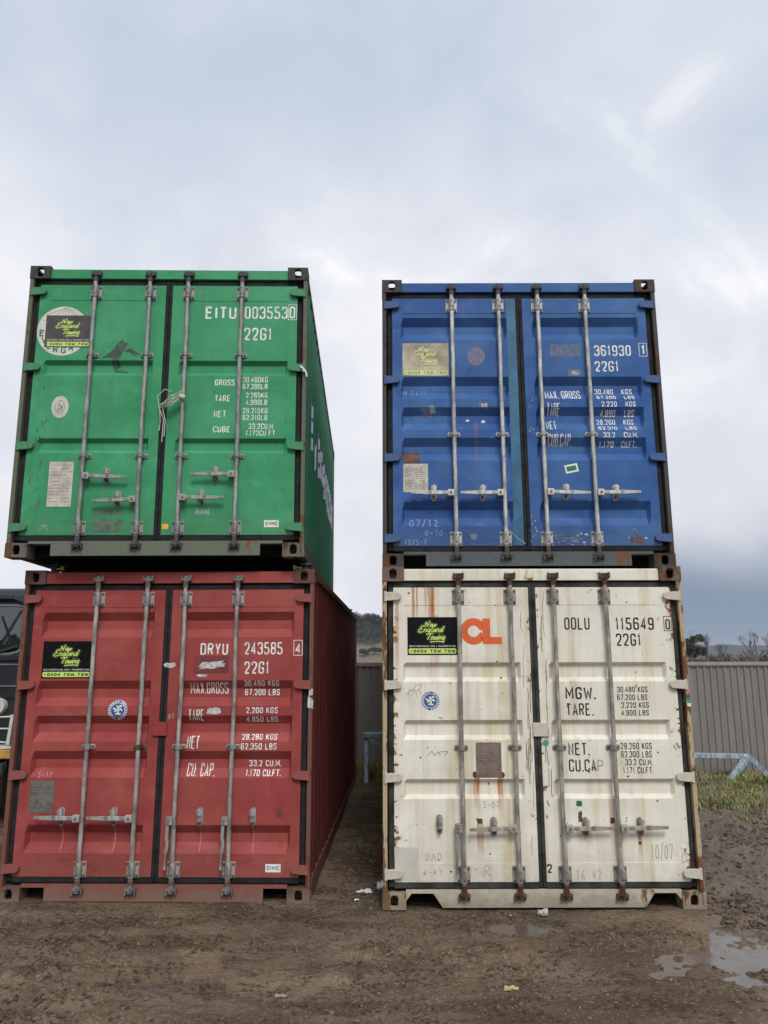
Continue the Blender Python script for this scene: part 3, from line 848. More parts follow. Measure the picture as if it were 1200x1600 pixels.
def decal(door, leaf, name, polys, mat, lift=0.0016, label=None):
    mb = MB(); door.lay(mb, polys, lift)
    o = mb.obj(name, mat, leaf)
    if label: o['label'] = label
    return o
def write(door, leaf, items, mat, th=0.15):
    for it in items:
        mb = MB(); door.text(mb, it[0], *it[1:5], th=th if len(it) < 6 else it[5])
        mb.obj('lettering', mat, leaf)
def towing_sign(door, leaf, x0, z0, x1, z1, bgm, limem, softm, inkm, whitem):
    """black and lime sign board: three lines of brush script, a white strap line, a lime number panel"""
    mb = MB(); W, H = x1 - x0, z1 - z0
    U = lambda u, v: (x0 + u * W, z1 - v * H)
    door.lay(mb, [rect(x0, z0, x1, z1)], 0.0016, 0)
    words = [('New', 0.345, 0.255, 0.575, 0.125), ('England', 0.215, 0.40, 0.715, 0.145), ('Towing', 0.375, 0.60, 0.745, 0.150)]
    paths = []
    for wd, u0, vb, u1, sc in words:
        xb, zb = U(u0, vb); paths += script(wd, xb, zb, U(u1, vb)[0], sc * H)
    sw = [U(0.45, 0.655), U(0.52, 0.645), U(0.66, 0.64), U(0.735, 0.66)]
    paths.append(sw)
    n = 0
    for wdt, lift, mi in ((0.088, 0.0020, 2), (0.066, 0.0030, 0), (0.026, 0.0040, 1)):
        for k, p in enumerate(paths):
            door.lay(mb, ribbon(p, False, wdt * H), lift + k * 0.00002, mi)
    (xa, za), (xb, zb) = U(0.022, 0.965), U(0.975, 0.825)
    pan = rnd([(xa, za), (xb, za), (xb, zb), (xa, zb)], True, 0.014)
    door.lay(mb, pie(pan), 0.0022, 1)
    for txt, ua, ub in (('=', 0.045, 0.095), ('0404', 0.12, 0.385), ('TOW', 0.45, 0.67), ('TOW', 0.735, 0.955)):
        (xa, za), (xb, zb) = U(ua, 0.935), U(ub, 0.855)
        if txt == '=': za, zb = za + 0.006, zb - 0.006
        door.text(mb, txt, xa, za, xb, zb, th=0.26, mi=3, lift=0.0032, gap=0.3)
    (xa, za), (xb, zb) = U(0.035, 0.79), U(0.965, 0.745)
    door.text(mb, 'CONTAINERS SALES, HIRE & TRANSPORTATION', xa, za, xb, zb, th=0.2, mi=4, lift=0.0026)
    return mb.obj('sign_sticker', [bgm, limem, softm, inkm, whitem], leaf)
def seal_sticker(door, leaf, x0, z0, x1, z1):
    """round blue and white approval seal with a ring of small marks"""
    cx, cz, r = (x0 + x1) / 2, (z0 + z1) / 2, (x1 - x0) / 2
    mb = MB()
    door.lay(mb, pie(disc(cx, cz, r)), 0.0016, 0)
    door.lay(mb, ribbon(disc(cx, cz, r * 0.86), True, r * 0.20), 0.0020, 1)
    for i in range(22):
        a = 2 * math.pi * i / 22
        if i % 11 == 5: continue
        p = (cx + r * 0.86 * math.cos(a), cz + r * 0.86 * math.sin(a))
        q = [(p[0] + math.cos(a) * u * r * 0.07 - math.sin(a) * v * r * 0.06, p[1] + math.sin(a) * u * r * 0.07 + math.cos(a) * v * r * 0.06) for u, v in ((-1, -1), (1, -1), (1, 1), (-1, 1))]
        door.lay(mb, [q], 0.0024, 0)
    door.lay(mb, pie(disc(cx, cz, r * 0.70)), 0.0022, 1)
    for pts in ([(-.42, .18), (-.1, .02), (.2, .34), (.36, .30)], [(-.30, -.10), (0, -.02), (.26, .1), (.40, -.06)], [(-.18, -.34), (.05, -.24), (.1, .05)], [(.05, -.36), (.28, -.30)], [(-.1, .36), (.04, .2)]):
        door.lay(mb, ribbon([(cx + a * r * 1.2, cz + b * r * 1.2) for a, b in pts], False, r * 0.16), 0.0028, 0)
    return mb.obj('seal_sticker', ['sticker_white', 'sticker_blue'], leaf)
def data_plate(door, leaf, x0, z0, x1, z1, mat, ink, seed, lines=14, lift=0.003):
    mb = MB(); rg = random.Random(seed)
    door.lay(mb, [rect(x0, z0, x1, z1)], lift, 0)
    W, H = x1 - x0, z1 - z0
    for i in range(lines):
        z = z1 - H * (0.07 + 0.88 * i / lines); x = x0 + W * 0.08
        while x < x1 - W * 0.12:
            l = W * rg.uniform(0.04, 0.16)
            if rg.random() < 0.72:
                door.lay(mb, [rect(x, z - H * 0.016, min(x + l, x1 - W * 0.06), z)], lift + 0.0008, 1)
            x += l + W * 0.03
    for a in (0.04, 0.96):
        for b in (0.03, 0.97):
            door.lay(mb, pie(disc(x0 + W * a, z0 + H * b, 0.004, n=8)), lift + 0.001, 1)
    return mb.obj('data_plate', [mat, ink], leaf)
def scrawl(door, leaf, strokes, x0, z0, x1, z1, mat, w=0.005):
    """hand written marks: strokes in a unit box"""
    mb = MB()
    for i, st in enumerate(strokes):
        pts = [tuple(map(float, a.split(','))) for a in st.split()]
        pts = [(x0 + a * (x1 - x0), z0 + b * (z1 - z0)) for a, b in pts]
        door.lay(mb, ribbon(rnd(pts, False, 0.3 * (z1 - z0)), False, w), 0.0018 + i * 0.00003)
    return mb.obj('handwriting', mat, leaf)
def hand(txt, **k):
    """strokes for simple hand written digits and letters"""
    hs = {'0': '.1,.1 0,.6 .5,1 .9,.7 .8,.1 .3,0 .1,.2', '1': '.3,.8 .5,1 .4,0', '2': '0,.8 .5,1 .8,.7 0,0 1,.05', '3': '0,.9 .6,1 .8,.75 .3,.55 .9,.35 .6,0 0,.1',
          '4': '.5,1 0,.4 1,.4', '5': '.9,1 .1,1 .1,.6 .9,.5 .7,0 0,0', '6': '.8,1 .1,.5 .1,.1 .7,0 .8,.4 .2,.45', '7': '0,.95 1,1 .4,0', '/': '.1,-.1 .9,1.1', '-': '.1,.5 .9,.45',
          'R': '.1,0 .2,1 .8,.9 .7,.5 .2,.5 .9,0', 'D': '.1,0 .15,1 .9,.7 .8,.2 .1,0', 'K': '.1,0 .1,1', 'A': '0,0 .5,1 .9,0', 'O': '.1,.1 0,.6 .5,1 .9,.6 .6,.05 .1,.2', 'T': '0,1 1,.95', 'V': '0,1 .4,0 .9,1', '.': '.4,0 .5,.1', ' ': ''}
    out = []; n = len(txt)
    for i, c in enumerate(txt):
        if not hs.get(c): continue
        out.append(' '.join('%.3f,%.3f' % ((i + 0.72 * float(a.split(',')[0])) / n, float(a.split(',')[1])) for a in hs[c].split()))
        if c in 'KT4':
            ex = {'K': '.8,1 .1,.45 .9,0', 'T': '.5,1 .5,0', '4': '.6,.7 .6,0'}[c]
            out.append(' '.join('%.3f,%.3f' % ((i + 0.72 * float(a.split(',')[0])) / n, float(a.split(',')[1])) for a in ex.split()))
    return out
# ---------------------------------------------------------------- the four containers
GREEN = (0.036, 0.262, 0.112); GREENF = (0.066, 0.330, 0.165)
BLUE = (0.026, 0.086, 0.275); BLUEF = (0.060, 0.150, 0.35)
RED = (0.255, 0.042, 0.040); REDF = (0.335, 0.078, 0.068)
WHITE = (0.68, 0.655, 0.555); WHITEF = (0.76, 0.745, 0.665)
paint('paint_green', GREEN, GREENF, dirt=0.26, chips=0.78, rough=0.6, blotch=1.0)
paint('paint_green_shaded', (0.025, 0.165, 0.085), (0.050, 0.215, 0.130), dirt=0.45, chips=0.82, rough=0.6)  # door green darkened for the side walls, their shade put into the colour
paint('paint_blue', BLUE, BLUEF, dirt=0.30, chips=0.765, rough=0.6, blotch=1.0, streaks=((-0.405, 0.022, 1.30, 0.70, 0.30),))
paint('paint_red', RED, REDF, dirt=0.30, chips=0.78, rough=0.62, blotch=1.0, bottom=0.45, dirtcol=(0.18, 0.095, 0.070))
paint('paint_red_shaded', (0.105, 0.022, 0.020), (0.145, 0.040, 0.030), dirt=0.45, chips=0.78, rough=0.7, dirtcol=(0.05, 0.028, 0.018))  # much darker red for the side walls: shade of the gap painted in
paint('paint_white', WHITE, WHITEF, dirt=0.36, chips=0.695, rough=0.55, blotch=0.8, edge=0.17, yellow=0.58, bottom=0.34, dirtcol=(0.33, 0.295, 0.235), rust1=(0.10, 0.045, 0.018), rust2=(0.34, 0.155, 0.05),
      streaks=((-0.966, 0.017, 2.43, 1.90, 0.95), (-0.935, 0.010, 2.43, 2.0, 0.9), (-0.822, 0.036, 2.43, 1.85, 1.15), (-0.865, 0.012, 2.43, 2.1, 0.8), (-1.10, 0.02, 2.3, 1.5, 0.7), (-0.80, 0.05, 2.2, 1.45, 0.45), (-0.482, 0.030, 0.97, 0.62, 1.0), (-0.296, 0.030, 0.97, 0.60, 1.0),
               (-0.47, 0.035, 0.60, 0.30, 0.75), (0.36, 0.05, 0.57, 0.40, 0.65), (0.30, 0.03, 0.57, 0.42, 0.6), (0.555, 0.03, 0.80, 0.30, 0.6), (0.76, 0.022, 0.56, 0.30, 0.8), (0.62, 0.02, 2.43, 2.25, 0.4)))
paint('paint_white_side', WHITE, WHITEF, dirt=0.35, chips=0.72, rough=0.55, blotch=0.7, yellow=0.4, dirtcol=(0.33, 0.295, 0.235), rust1=(0.10, 0.045, 0.018), rust2=(0.34, 0.155, 0.05))
rusty('green_sill', (0.13, 0.155, 0.115), 0.16); rusty('green_post', (0.115, 0.125, 0.085), 0.42, 0.8); rusty('green_cast', (0.045, 0.05, 0.045), 0.35, 0.55); rusty('green_lowcast', (0.13, 0.12, 0.10), 0.5, 0.65)
rusty('blue_sill', (0.085, 0.10, 0.105), 0.30, 0.8); rusty('blue_post', (0.060, 0.058, 0.055), 0.50, 0.55); rusty('blue_cast', (0.055, 0.05, 0.05), 0.55, 0.55)
rusty('red_sill', (0.22, 0.070, 0.060), 0.20, 1.0, 0.85); rusty('red_post', (0.16, 0.066, 0.052), 0.46, 0.8); rusty('red_cast', (0.115, 0.058, 0.050), 0.45, 0.65, 0.9)
rusty('white_sill', (0.46, 0.43, 0.34), 0.18, 1.0, 0.55); rusty('white_post', (0.42, 0.33, 0.20), 0.62, 1.1); rusty('white_cast', (0.15, 0.105, 0.08), 0.55, 0.65); rusty('white_hinge', (0.52, 0.49, 0.40), 0.22)
rusty('cam_rust', (0.115, 0.10, 0.085), 0.55, 0.55); rusty('rust_spot', (0.09, 0.05, 0.03), 0.9, 0.8)
flat('wash_red', (0.36, 0.125, 0.12), 0.7, var=0.2, scale=20)
flat('underside', (0.012, 0.013, 0.016), 0.85, var=0.3)
flat('teal_strip', (0.030, 0.125, 0.225), 0.55, var=0.25, scale=5)

TR_G = ((1.722, 1.690, 1.622, 1.582), (1.020, 0.988, 0.925, 0.888))
TR_R = ((2.240, 2.172, 2.101, 2.032), (1.684, 1.617, 1.549, 1.481), (1.406, 1.340, 1.271, 1.203), (1.130, 1.062, 0.996, 0.926), (0.569, 0.503, 0.433, 0.358))
TR_W = ((1.823, 1.797, 1.707, 1.672), (1.377, 1.350, 1.260, 1.226), (0.932, 0.908, 0.816, 0.785))
DG, DR, DB, DW = Door(TR_G, 0.036), Door(TR_R, 0.050), Door(TR_R, 0.050), Door(TR_W, 0.036)

red, RL = container('shipping_container', (-1.797, 6.363, 0.0), (0, 0, -0.023), 'paint_red', 'red_sill', 'red_post', 'red_cast', DR,
    'red shipping container on the ground, below the green one',
    dict(bars=(-0.588, -0.172, 0.146, 0.582), guides=(1.165,), bend=0.005, bar='galv_bar', brk='galv_bar', cam='cam_steel', sidem='paint_red_shaded', railm='red_post', rustguide=1, seal='rubber',
         handles=((0.627, 'L', -0.766), (0.627, 'L', -0.346), (0.613, 'D', 0.338), (0.613, 'D', 0.758)), sillz=0.014))
green, GLV = container('shipping_container', (-1.879, 6.199, 2.676), (0, -0.0041, 0.0252), 'paint_green', 'green_sill', 'green_post', 'green_cast', DG,
    'green shipping container with a white globe logo, stacked on the red one',
    dict(bars=(-0.636, -0.163, 0.172, 0.644), guides=(1.765, 0.860), bar='galv_grey', brk='galv_grey', cam='cam_dark', sidem='paint_green_shaded', railm='green_post', lowcast='green_lowcast',
         handles=((0.681, 'R', -0.438), (0.481, 'L', -0.334), (0.495, 'R', 0.357), (0.695, 'L', 0.467)), sillz=0.014))
white, WL = container('shipping_container', (1.202, 6.203, 0.0), (0, 0, 0.001), 'paint_white', 'white_sill', 'white_post', 'white_cast', DW,
    'cream white shipping container with rust streaks, on the ground below the blue one',
    dict(bars=(-0.601, -0.181, 0.169, 0.588), guides=(1.170,), bend=0.006, bar='galv_worn', brk='galv_worn', cam='cam_rust', notch='trap', sidem='paint_white_side', hingem='white_hinge', seal='rubber_dusty', railm='white_post', lowcast='white_lowcast',
         handles=((0.585, 'D', -0.780), (0.581, 'L', -0.364), (0.578, 'R', 0.342), (0.578, 'R', 0.762)), sillz=0.012) if rusty('white_lowcast', (0.34, 0.29, 0.21), 0.5, 0.8, 0.6) else None)
blue, BL = container('shipping_container', (1.2046, 6.2916, 2.594), (0, 0, 0.0), 'paint_blue', 'blue_sill', 'blue_post', 'blue_cast', DB,
    'blue shipping container stacked on the cream white one',
    dict(bars=(-0.601, -0.185, 0.161, 0.583), guides=(1.153,), bar='galv_pale', brk='galv_pale', cam='cam_dark', seal='rubber', railm='blue_post',
         handles=((0.633, 'L', -0.783), (0.633, 'L', -0.370), (0.639, 'R', 0.337), (0.633, 'R', 0.757)), sillz=0.016))

# white container: plate over the door joint, red container the same
for dr, lv, m, q in ((DW, WL, 'white_hinge', MARK_W['cplate']), (DR, RL, 'paint_red', MARK_R['plate'])):
    mb = MB(); mb.box(q[0], q[2], 0.012, 0.0295, q[1], q[3]); mb.obj('joint_plate', m, lv[1], 0.004)
# blue: repainted stile next to the joint
decal(DB, BL[-1], 'paint_patch', [rect(-0.112, 0.19, -0.032, 2.42)], 'teal_strip', 0.0014, 'teal repainted strip beside the door joint')

# ---- lettering
write(DG, GLV[1], [(n, a, b, c, d, 0.175 if d - b > 0.08 else 0.165) for n, a, b, c, d in TEXT_G], 'white_letter')
write(DR, RL[1], [(n, a, b, c, d, 0.155 if d - b > 0.07 else 0.155) for n, a, b, c, d in TEXT_R], 'white_letter')
write(DB, BL[1], [(n, a, b, c, d, 0.16) for n, a, b, c, d in TEXT_B], 'white_letter')
write(DW, WL[1], [(n, a, b, c, d, 0.145 if d - b > 0.07 else 0.145) for n, a, b, c, d in TEXT_W], 'black_letter')
write(DW, WL[1], [('P', *MARK_W['P'], 0.12)], 'faded_letter')
write(DW, WL[1], [('2', *MARK_W['two'], 0.18)], 'black_letter')

# ---- sign stickers
towing_sign(DG, GLV[-1], *MARK_G['sign'], 'sign_grey', 'lime', 'lime_soft', 'sign_grey', 'sign_white')['label'] = 'faded grey and lime towing sign'
towing_sign(DR, RL[-1], *MARK_R['sign'], 'sign_black', 'lime', 'lime_soft', 'sign_black', 'sign_white')['label'] = 'black and lime towing sign'
towing_sign(DB, BL[-1], *MARK_B['sign'], 'sign_bleached', 'lime_pale', 'sign_bleached', 'plate_pale', 'sign_white')['label'] = 'sun bleached beige towing sign'
towing_sign(DW, WL[-1], *MARK_W['sign'], 'sign_black', 'lime', 'lime_soft', 'sign_black', 'sign_white')['label'] = 'black and lime towing sign'
seal_sticker(DR, RL[-1], *MARK_R['blue']); seal_sticker(DW, WL[-1], *MARK_W['blue'])
for dr, lv, q, ink in ((DG, GLV, MARK_G['cimc'], 'text_navy'), (DR, RL, MARK_R['cimc'], 'text_teal')):
    mb = MB(); dr.lay(mb, [rect(*q)], 0.0016, 0)
    W_, H_ = q[2] - q[0], q[3] - q[1]
    dr.text(mb, 'CIMC', q[0] + W_ * 0.1, q[1] + H_ * 0.3, q[2] - W_ * 0.1, q[3] - H_ * 0.25, th=0.26, mi=1, lift=0.0026)
    mb.obj('maker_sticker', ['sticker_white', ink], lv[1])

# ---- green container: globe logo, oval seal, plates, patches
q = MARK_G['ever']; cx, cz, r = (q[0] + q[2]) / 2, (q[1] + q[3]) / 2, 0.222
mb = MB(); DG.lay(mb, pie(disc(cx, cz, r, r * 1.03, 40)), 0.0008, 0)
top = (cx + 0.01, cz + r * 0.98)
for a in (-1.0, -0.62, -0.28, 0.05, 0.4, 0.75, 1.05):
    pts = [(top[0] + math.sin(a * 1.25) * k * r * 1.25, top[1] - math.cos(a * 1.1) * k * r * 1.15 - (1 - math.cos(a)) * 0.0) for k in (0.02, 0.3, 0.6, 0.85)]
    pts = [p for p in pts if (p[0] - cx) ** 2 + ((p[1] - cz) / 1.03) ** 2 < (r * 0.97) ** 2]
    if len(pts) > 1: DG.lay(mb, ribbon(pts, False, 0.004), 0.0011, 1)
for dz in (0.10, 0.0):
    hw = math.sqrt(r * r - dz * dz) * 0.96
    DG.lay(mb, ribbon([(cx - hw, cz + dz), (cx - hw * 0.5, cz + dz - 0.012), (cx + hw * 0.5, cz + dz - 0.012), (cx + hw, cz + dz)], False, 0.004), 0.0013, 1)
for i, c in enumerate('EVERGREEN'):
    a = R(187 + i * 22.2); px, pz = cx + r * 0.80 * math.cos(a), cz + r * 0.80 * math.sin(a)
    for st in lettering(c, -0.022, -0.032, 0.022, 0.032, 0.26):
        ca, sa = math.cos((a + math.pi / 2) * 0.25), math.sin((a + math.pi / 2) * 0.0)
        DG.lay(mb, [[(px + u, pz + v) for u, v in qd] for qd in st], 0.0012, 2)
mb.obj('globe_logo', ['sticker_cream', 'plate_pale', 'logo_green'], GLV[-1])['label'] = 'white round globe logo behind the sign'
q = MARK_G['oval']; cx, cz = (q[0] + q[2]) / 2, (q[1] + q[3]) / 2
mb = MB(); DG.lay(mb, pie(disc(cx, cz, 0.072, 0.098)), 0.0016, 0)
DG.lay(mb, ribbon(disc(cx, cz, 0.040, 0.060), True, 0.006), 0.0022, 1)
for pts in ('-.02,-.04 .01,-.01 -.01,.03 .01,.05', '-.025,.02 .02,.0', '.0,-.045 .02,-.02 .022,.03', '-.015,.0 -.02,-.03'):
    DG.lay(mb, ribbon([(cx + float(a.split(',')[0]), cz + float(a.split(',')[1])) for a in pts.split()], False, 0.009), 0.0024, 1)
for i in range(26):
    a = 2 * math.pi * i / 26
    DG.lay(mb, [rect(cx + 0.058 * math.cos(a) - 0.003, cz + 0.080 * math.sin(a) - 0.004, cx + 0.058 * math.cos(a) + 0.003, cz + 0.080 * math.sin(a) + 0.004)], 0.0022, 2)
mb.obj('seal_sticker', ['sticker_cream', 'plate_pale', 'faded_letter'], GLV[-1])
data_plate(DG, GLV[-1], *MARK_G['csc'], 'plate_paper', 'plate_pale', 3, 12)['label'] = 'worn pale paper data plate'
q = MARK_G['tree']; W_, H_ = q[2] - q[0], q[3] - q[1]
T = lambda s: [(q[0] + float(a.split(',')[0]) * W_, q[1] + float(a.split(',')[1]) * H_) for a in s.split()]
mb = MB()
DG.lay(mb, pie(T('0,.42 .22,.62 .36,.84 .48,1 .54,.9 .64,.86 .5,.66 .42,.6 .3,.44 .14,.44')), 0.0016)
DG.lay(mb, [T('.36,.62 .52,.64 .42,.40 .24,.30'), T('.24,.30 .42,.40 .46,.2 .3,.12'), T('.50,.66 .70,.72 .98,.52 .74,.58'), T('.70,.64 .86,.5 .78,.5'), T('.32,.13 .62,.06 .66,.02 .3,.06')], 0.0019)
mb.obj('paint_patch', 'patch_dark', GLV[-1])['label'] = 'dark ragged patch of old paint'
decal(DG, GLV[-1], 'paint_patch', ragged(*MARK_G['gp1'], seed=2), 'patch_olive'); decal(DG, GLV[-1], 'paint_patch', ragged(*MARK_G['gp2'], 0.12, seed=3), 'patch_olive')
decal(DG, GLV[1], 'sticker', [rect(*MARK_G['yel'])], 'sticker_yellow')
scrawl(DG, GLV[1], ['.0,.2 .2,1 .25,0', '.3,.9 .5,.8 .4,.1', '.55,.1 .7,.9 .8,.1', '.85,1 .9,0', '.1,.5 .9,.5'], *MARK_G['scr2'], 'chalk', 0.007)
scrawl(DG, GLV[-1], ['.1,0 .5,.9 .9,.1', '.2,.8 .8,.7', '.5,1 .5,.2'], -0.98, 0.215, -0.88, 0.285, 'chalk', 0.004)
# tie of pale rag on the right hinge
mb = MB(); mb.path([(1.165, -0.01, 1.655), (1.19, -0.02, 1.632), (1.215, -0.015, 1.602), (1.222, -0.01, 1.56)], 0.009, 6); mb.tube((1.18, -0.01, 1.645), (1.20, -0.022, 1.60), 0.011, 0.004)
mb.obj('rag_tie', 'litter_white', green)
# side lettering follows the corrugation
prof = corrug(5.86)
def side_x(y):
    s = y - 0.10
    for (a, d0), (b, d1) in zip(prof[:-1], prof[1:]):
        if a <= s <= b: return 1.211 - (d0 + (d1 - d0) * (s - a) / (b - a))
    return 1.211
brk = [(0, 0.10 + s) for s, d in prof]
for i, ch in enumerate('EVERGREEN'):
    mb = MB(); y0 = 0.70 + i * 0.536
    for st in lettering(ch, y0, 1.17, y0 + 0.47, 1.62, 0.27):
        for qd in st:
            for p in conform(qd, brk):
                mb.add([(side_x(u) + 0.003, u, v) for u, v in p], [tuple(range(len(p)))])
    mb.obj('side_letter', 'side_letter', green)

# ---- red container: plates and torn stickers
data_plate(DR, RL[-1], *MARK_R['csc'], 'plate_grey', 'plate_pale', 5)['label'] = 'dull grey metal data plate'
for k, sd in (('s1', 1), ('s2', 2), ('s3', 3), ('s4', 4)):
    a = MARK_R[k]; decal(DR, RL[1], 'torn_sticker', ragged(*a, 0.30, 26, sd, 0.10 if k == 's1' else 0.0), 'torn_paper')
decal(DR, RL[1], 'paint_patch', [rect(0.235, 1.742, 0.52, 1.880)], 'patch_maroon', 0.0012)
decal(DR, RL[1], 'paint_patch', ragged(*MARK_R['dark'], seed=8), 'patch_maroon')
scrawl(DR, RL[-1], hand('5-11'), *MARK_R['chalk'], 'chalk', 0.004)
scrawl(DR, RL[1], hand('0T'), 0.045, 1.38, 0.10, 1.42, 'chalk', 0.004)
mb = MB(); mb.prism_y([(1.176, 1.47), (1.222, 1.46), (1.222, 1.53), (1.180, 1.56)], 0.001, 0.004); mb.prism_y([(1.185, 1.56), (1.220, 1.57), (1.218, 1.62), (1.19, 1.61)], 0.0, 0.004)
mb.obj('torn_sticker', 'torn_paper', red)

# ---- blue container: ghosts, plates, scuffs
gq = MARK_B['ghost']; decal(DB, BL[-1], 'paint_patch', pie(disc((gq[0] + gq[2]) / 2, (gq[1] + gq[3]) / 2, 0.080, 0.090)), 'patch_mauve', label='faint round ghost of a removed sticker')
mb = MB()
g2 = MARK_B['g2']
for i in range(13):
    a = g2[0] + (g2[2] - g2[0]) * i / 13; DB.lay(mb, [rect(a, g2[1] + 0.004 * (i % 3), a + 0.0165, g2[3] - 0.003 * (i % 4))], 0.0014)
mb.obj('paint_patch', 'patch_slate', BL[1])['label'] = 'greyed out old serial letters'
decal(DB, BL[1], 'torn_sticker', ragged(*MARK_B['st'], 0.14, 22, 4, -0.03), 'patch_slate'); decal(DB, BL[1], 'torn_sticker', ragged(0.44, 1.70, 0.51, 1.74, 0.3, 18, 6), 'patch_pale', 0.0022)
decal(DB, BL[-1], 'paint_patch', ragged(*MARK_B['rust'], 0.08, seed=9), 'patch_rust')
data_plate(DB, BL[-1], *MARK_B['csc'], 'plate_paper', 'plate_ink', 6, 12, 0.004)['label'] = 'pale printed data plate'
gq = MARK_B['green']; c0, c1 = (gq[0] + gq[2]) / 2, (gq[1] + gq[3]) / 2
def rot(poly, a): return [(c0 + (x - c0) * math.cos(a) - (z - c1) * math.sin(a), c1 + (x - c0) * math.sin(a) + (z - c1) * math.cos(a)) for x, z in poly]
mb = MB(); DB.lay(mb, [rot(rect(c0 - 0.056, c1 - 0.037, c0 + 0.056, c1 + 0.037), 0.2)], 0.0016, 0); DB.lay(mb, [rot(rect(c0 - 0.042, c1 - 0.021, c0 + 0.042, c1 + 0.021), 0.2)], 0.0022, 1)
mb.obj('sticker', ['sticker_white', 'sticker_green'], BL[1])['label'] = 'tilted white and green sticker'
for i, (k, m) in enumerate((('p1', 'patch_slate'), ('p2', 'patch_slate'), ('p3', 'sticker_white'), ('p4', 'sticker_white'), ('p5', 'patch_slate'))):
    decal(DB, BL[-1], 'torn_sticker', ragged(*MARK_B[k], 0.45, 20, 20 + i), m)
decal(DB, BL[-1], 'torn_sticker', ragged(-0.81, 1.35, -0.755, 1.42, 0.5, 18, 31), 'patch_pale', 0.0024); decal(DB, BL[-1], 'torn_sticker', ragged(-0.37, 1.405, -0.30, 1.445, 0.5, 18, 32), 'patch_pale', 0.0024)
rg = random.Random(4)
for k, cnt in (('sc', 22), ('sc2', 8), ('sc3', 10), ('sc4', 7)):
    q = MARK_B[k]
    mb = MB()
    for i in range(cnt):
        w_, h_ = rg.uniform(0.006, 0.035) * (0.5 if k in ('sc3', 'sc4') else 1), rg.uniform(0.005, 0.028)
        x, z = rg.uniform(q[0], q[2] - w_), rg.uniform(q[1], q[3] - h_)
        DB.lay(mb, ragged(x, z, x + w_, z + h_, 0.6, 12, i), 0.0014 + 0.00005 * i)
    mb.obj('scuff', 'patch_pale', BL[1])['kind'] = 'stuff'
for i in range(9):
    x, z, q = rg.uniform(0.23, 0.52), rg.uniform(0.20, 0.30), rg.uniform(0.012, 0.035)
    decal(DB, BL[1], 'scuff', ribbon([(x + q * math.cos(a * 0.9 + i) * (1 + 0.2 * a), z + 0.6 * q * math.sin(a * 0.9 + i)) for a in range(6)], False, rg.uniform(0.004, 0.010)), 'patch_slate', 0.0022 + i * 0.0001)
for x, z, q in ((0.05, 0.43, 0.03), (0.06, 0.26, 0.025), (0.90, 0.28, 0.05), (0.07, 1.2, 0.02), (0.065, 1.4, 0.022)):
    decal(DB, BL[1], 'scuff', ribbon([(x + q * 0.5 * math.cos(a), z + q * math.sin(a)) for a in range(5)], False, 0.008), 'patch_slate', 0.0022)
decal(DB, BL[1], 'paint_patch', ragged(0.85, 0.205, 0.985, 0.262, 0.35, 22, 77), 'patch_rust', 0.003)
scrawl(DB, BL[-1], hand('07/12'), *MARK_B['c1'], 'chalk', 0.0048)
scrawl(DB, BL[-1], hand('12/5-7'), *MARK_B['c2'], 'chalk_blue', 0.005)
scrawl(DB, BL[-1], hand('AV 7.6-15'), *MARK_B['c3'], 'chalk_blue', 0.005)
scrawl(DB, BL[-1], hand('0-70'), -0.86, 0.275, -0.70, 0.315, 'chalk_blue', 0.004)
# rust and pale flash line where the doors meet the sill
mb = MB()
for i in range(26):
    x = -1.1 + i * 0.085 + rg.uniform(-0.03, 0.03)
    if rg.random() < 0.55: mb.box(x, x + rg.uniform(0.02, 0.09), 0.0325, 0.034, 0.1865, 0.1865 + rg.uniform(0.003, 0.008))
mb.obj('flaked_edge', 'patch_pale', blue)
# loose wire on the lower right of the left leaf
mb = MB(); mb.path([(-0.21, -0.02, 0.33), (-0.15, -0.03, 0.30), (-0.09, -0.02, 0.24), (-0.03, -0.01, 0.20)], 0.003, 5); mb.obj('wire_tie', 'galv_pale', blue)

# ---- white container: orange letters, plate, patches, hand writing
q = MARK_W['C']; cx, cz, ro = (q[0] + q[2]) / 2 + 0.012, (q[1] + q[3]) / 2, (q[3] - q[1]) / 2
mb = MB()
pts = [(cx + ro * 0.72 * math.cos(R(a)), cz + ro * 0.72 * math.sin(R(a))) for a in range(30, 331, 15)]
DW.lay(mb, ribbon([(q[2] - 0.002, pts[0][1])] + pts + [(q[2] - 0.002, pts[-1][1])], False, ro * 0.56), 0.0016)
DW.lay(mb, [rect(q[2] + 0.0005, q[1] + 0.004, q[2] + 0.062, q[3] - 0.004), rect(q[2] + 0.0625, q[1] + 0.004, MARK_W['L'][2], q[1] + 0.060)], 0.0016)
mb.obj('logo_lettering', 'logo_orange', WL[-1])['label'] = 'orange block letters C and L'
data_plate(DW, WL[-1], *MARK_W['plate'], 'plate_brown', 'plate_pale', 8, 15)['label'] = 'brown metal data plate with rusted corners'
for x in (-0.492, -0.292): decal(DW, WL[-1], 'rust_patch', ragged(x - 0.032, 0.935, x + 0.035, 0.99, 0.5, 18, int(-x * 100)), 'rust_spot', 0.0022)
decal(DW, WL[-1], 'rust_patch', ragged(-0.50, 0.60, -0.44, 0.65, 0.4, 16, 5), 'rust_spot', 0.0022); decal(DW, WL[1], 'rust_patch', ragged(0.285, 0.60, 0.33, 0.70, 0.5, 16, 6), 'rust_spot', 0.0022); decal(DW, WL[1], 'rust_patch', ragged(0.535, 0.60, 0.572, 0.65, 0.4, 16, 7), 'rust_spot', 0.0022); decal(DW, WL[1], 'rust_patch', ragged(0.74, 0.45, 0.77, 0.475, 0.4, 16, 8), 'rust_spot', 0.0022)
decal(DW, WL[-1], 'paint_patch', [rect(-1.126, 0.20, -0.945, 0.434)], 'patch_grey', 0.0012, 'grey touch up paint near the lower hinge')
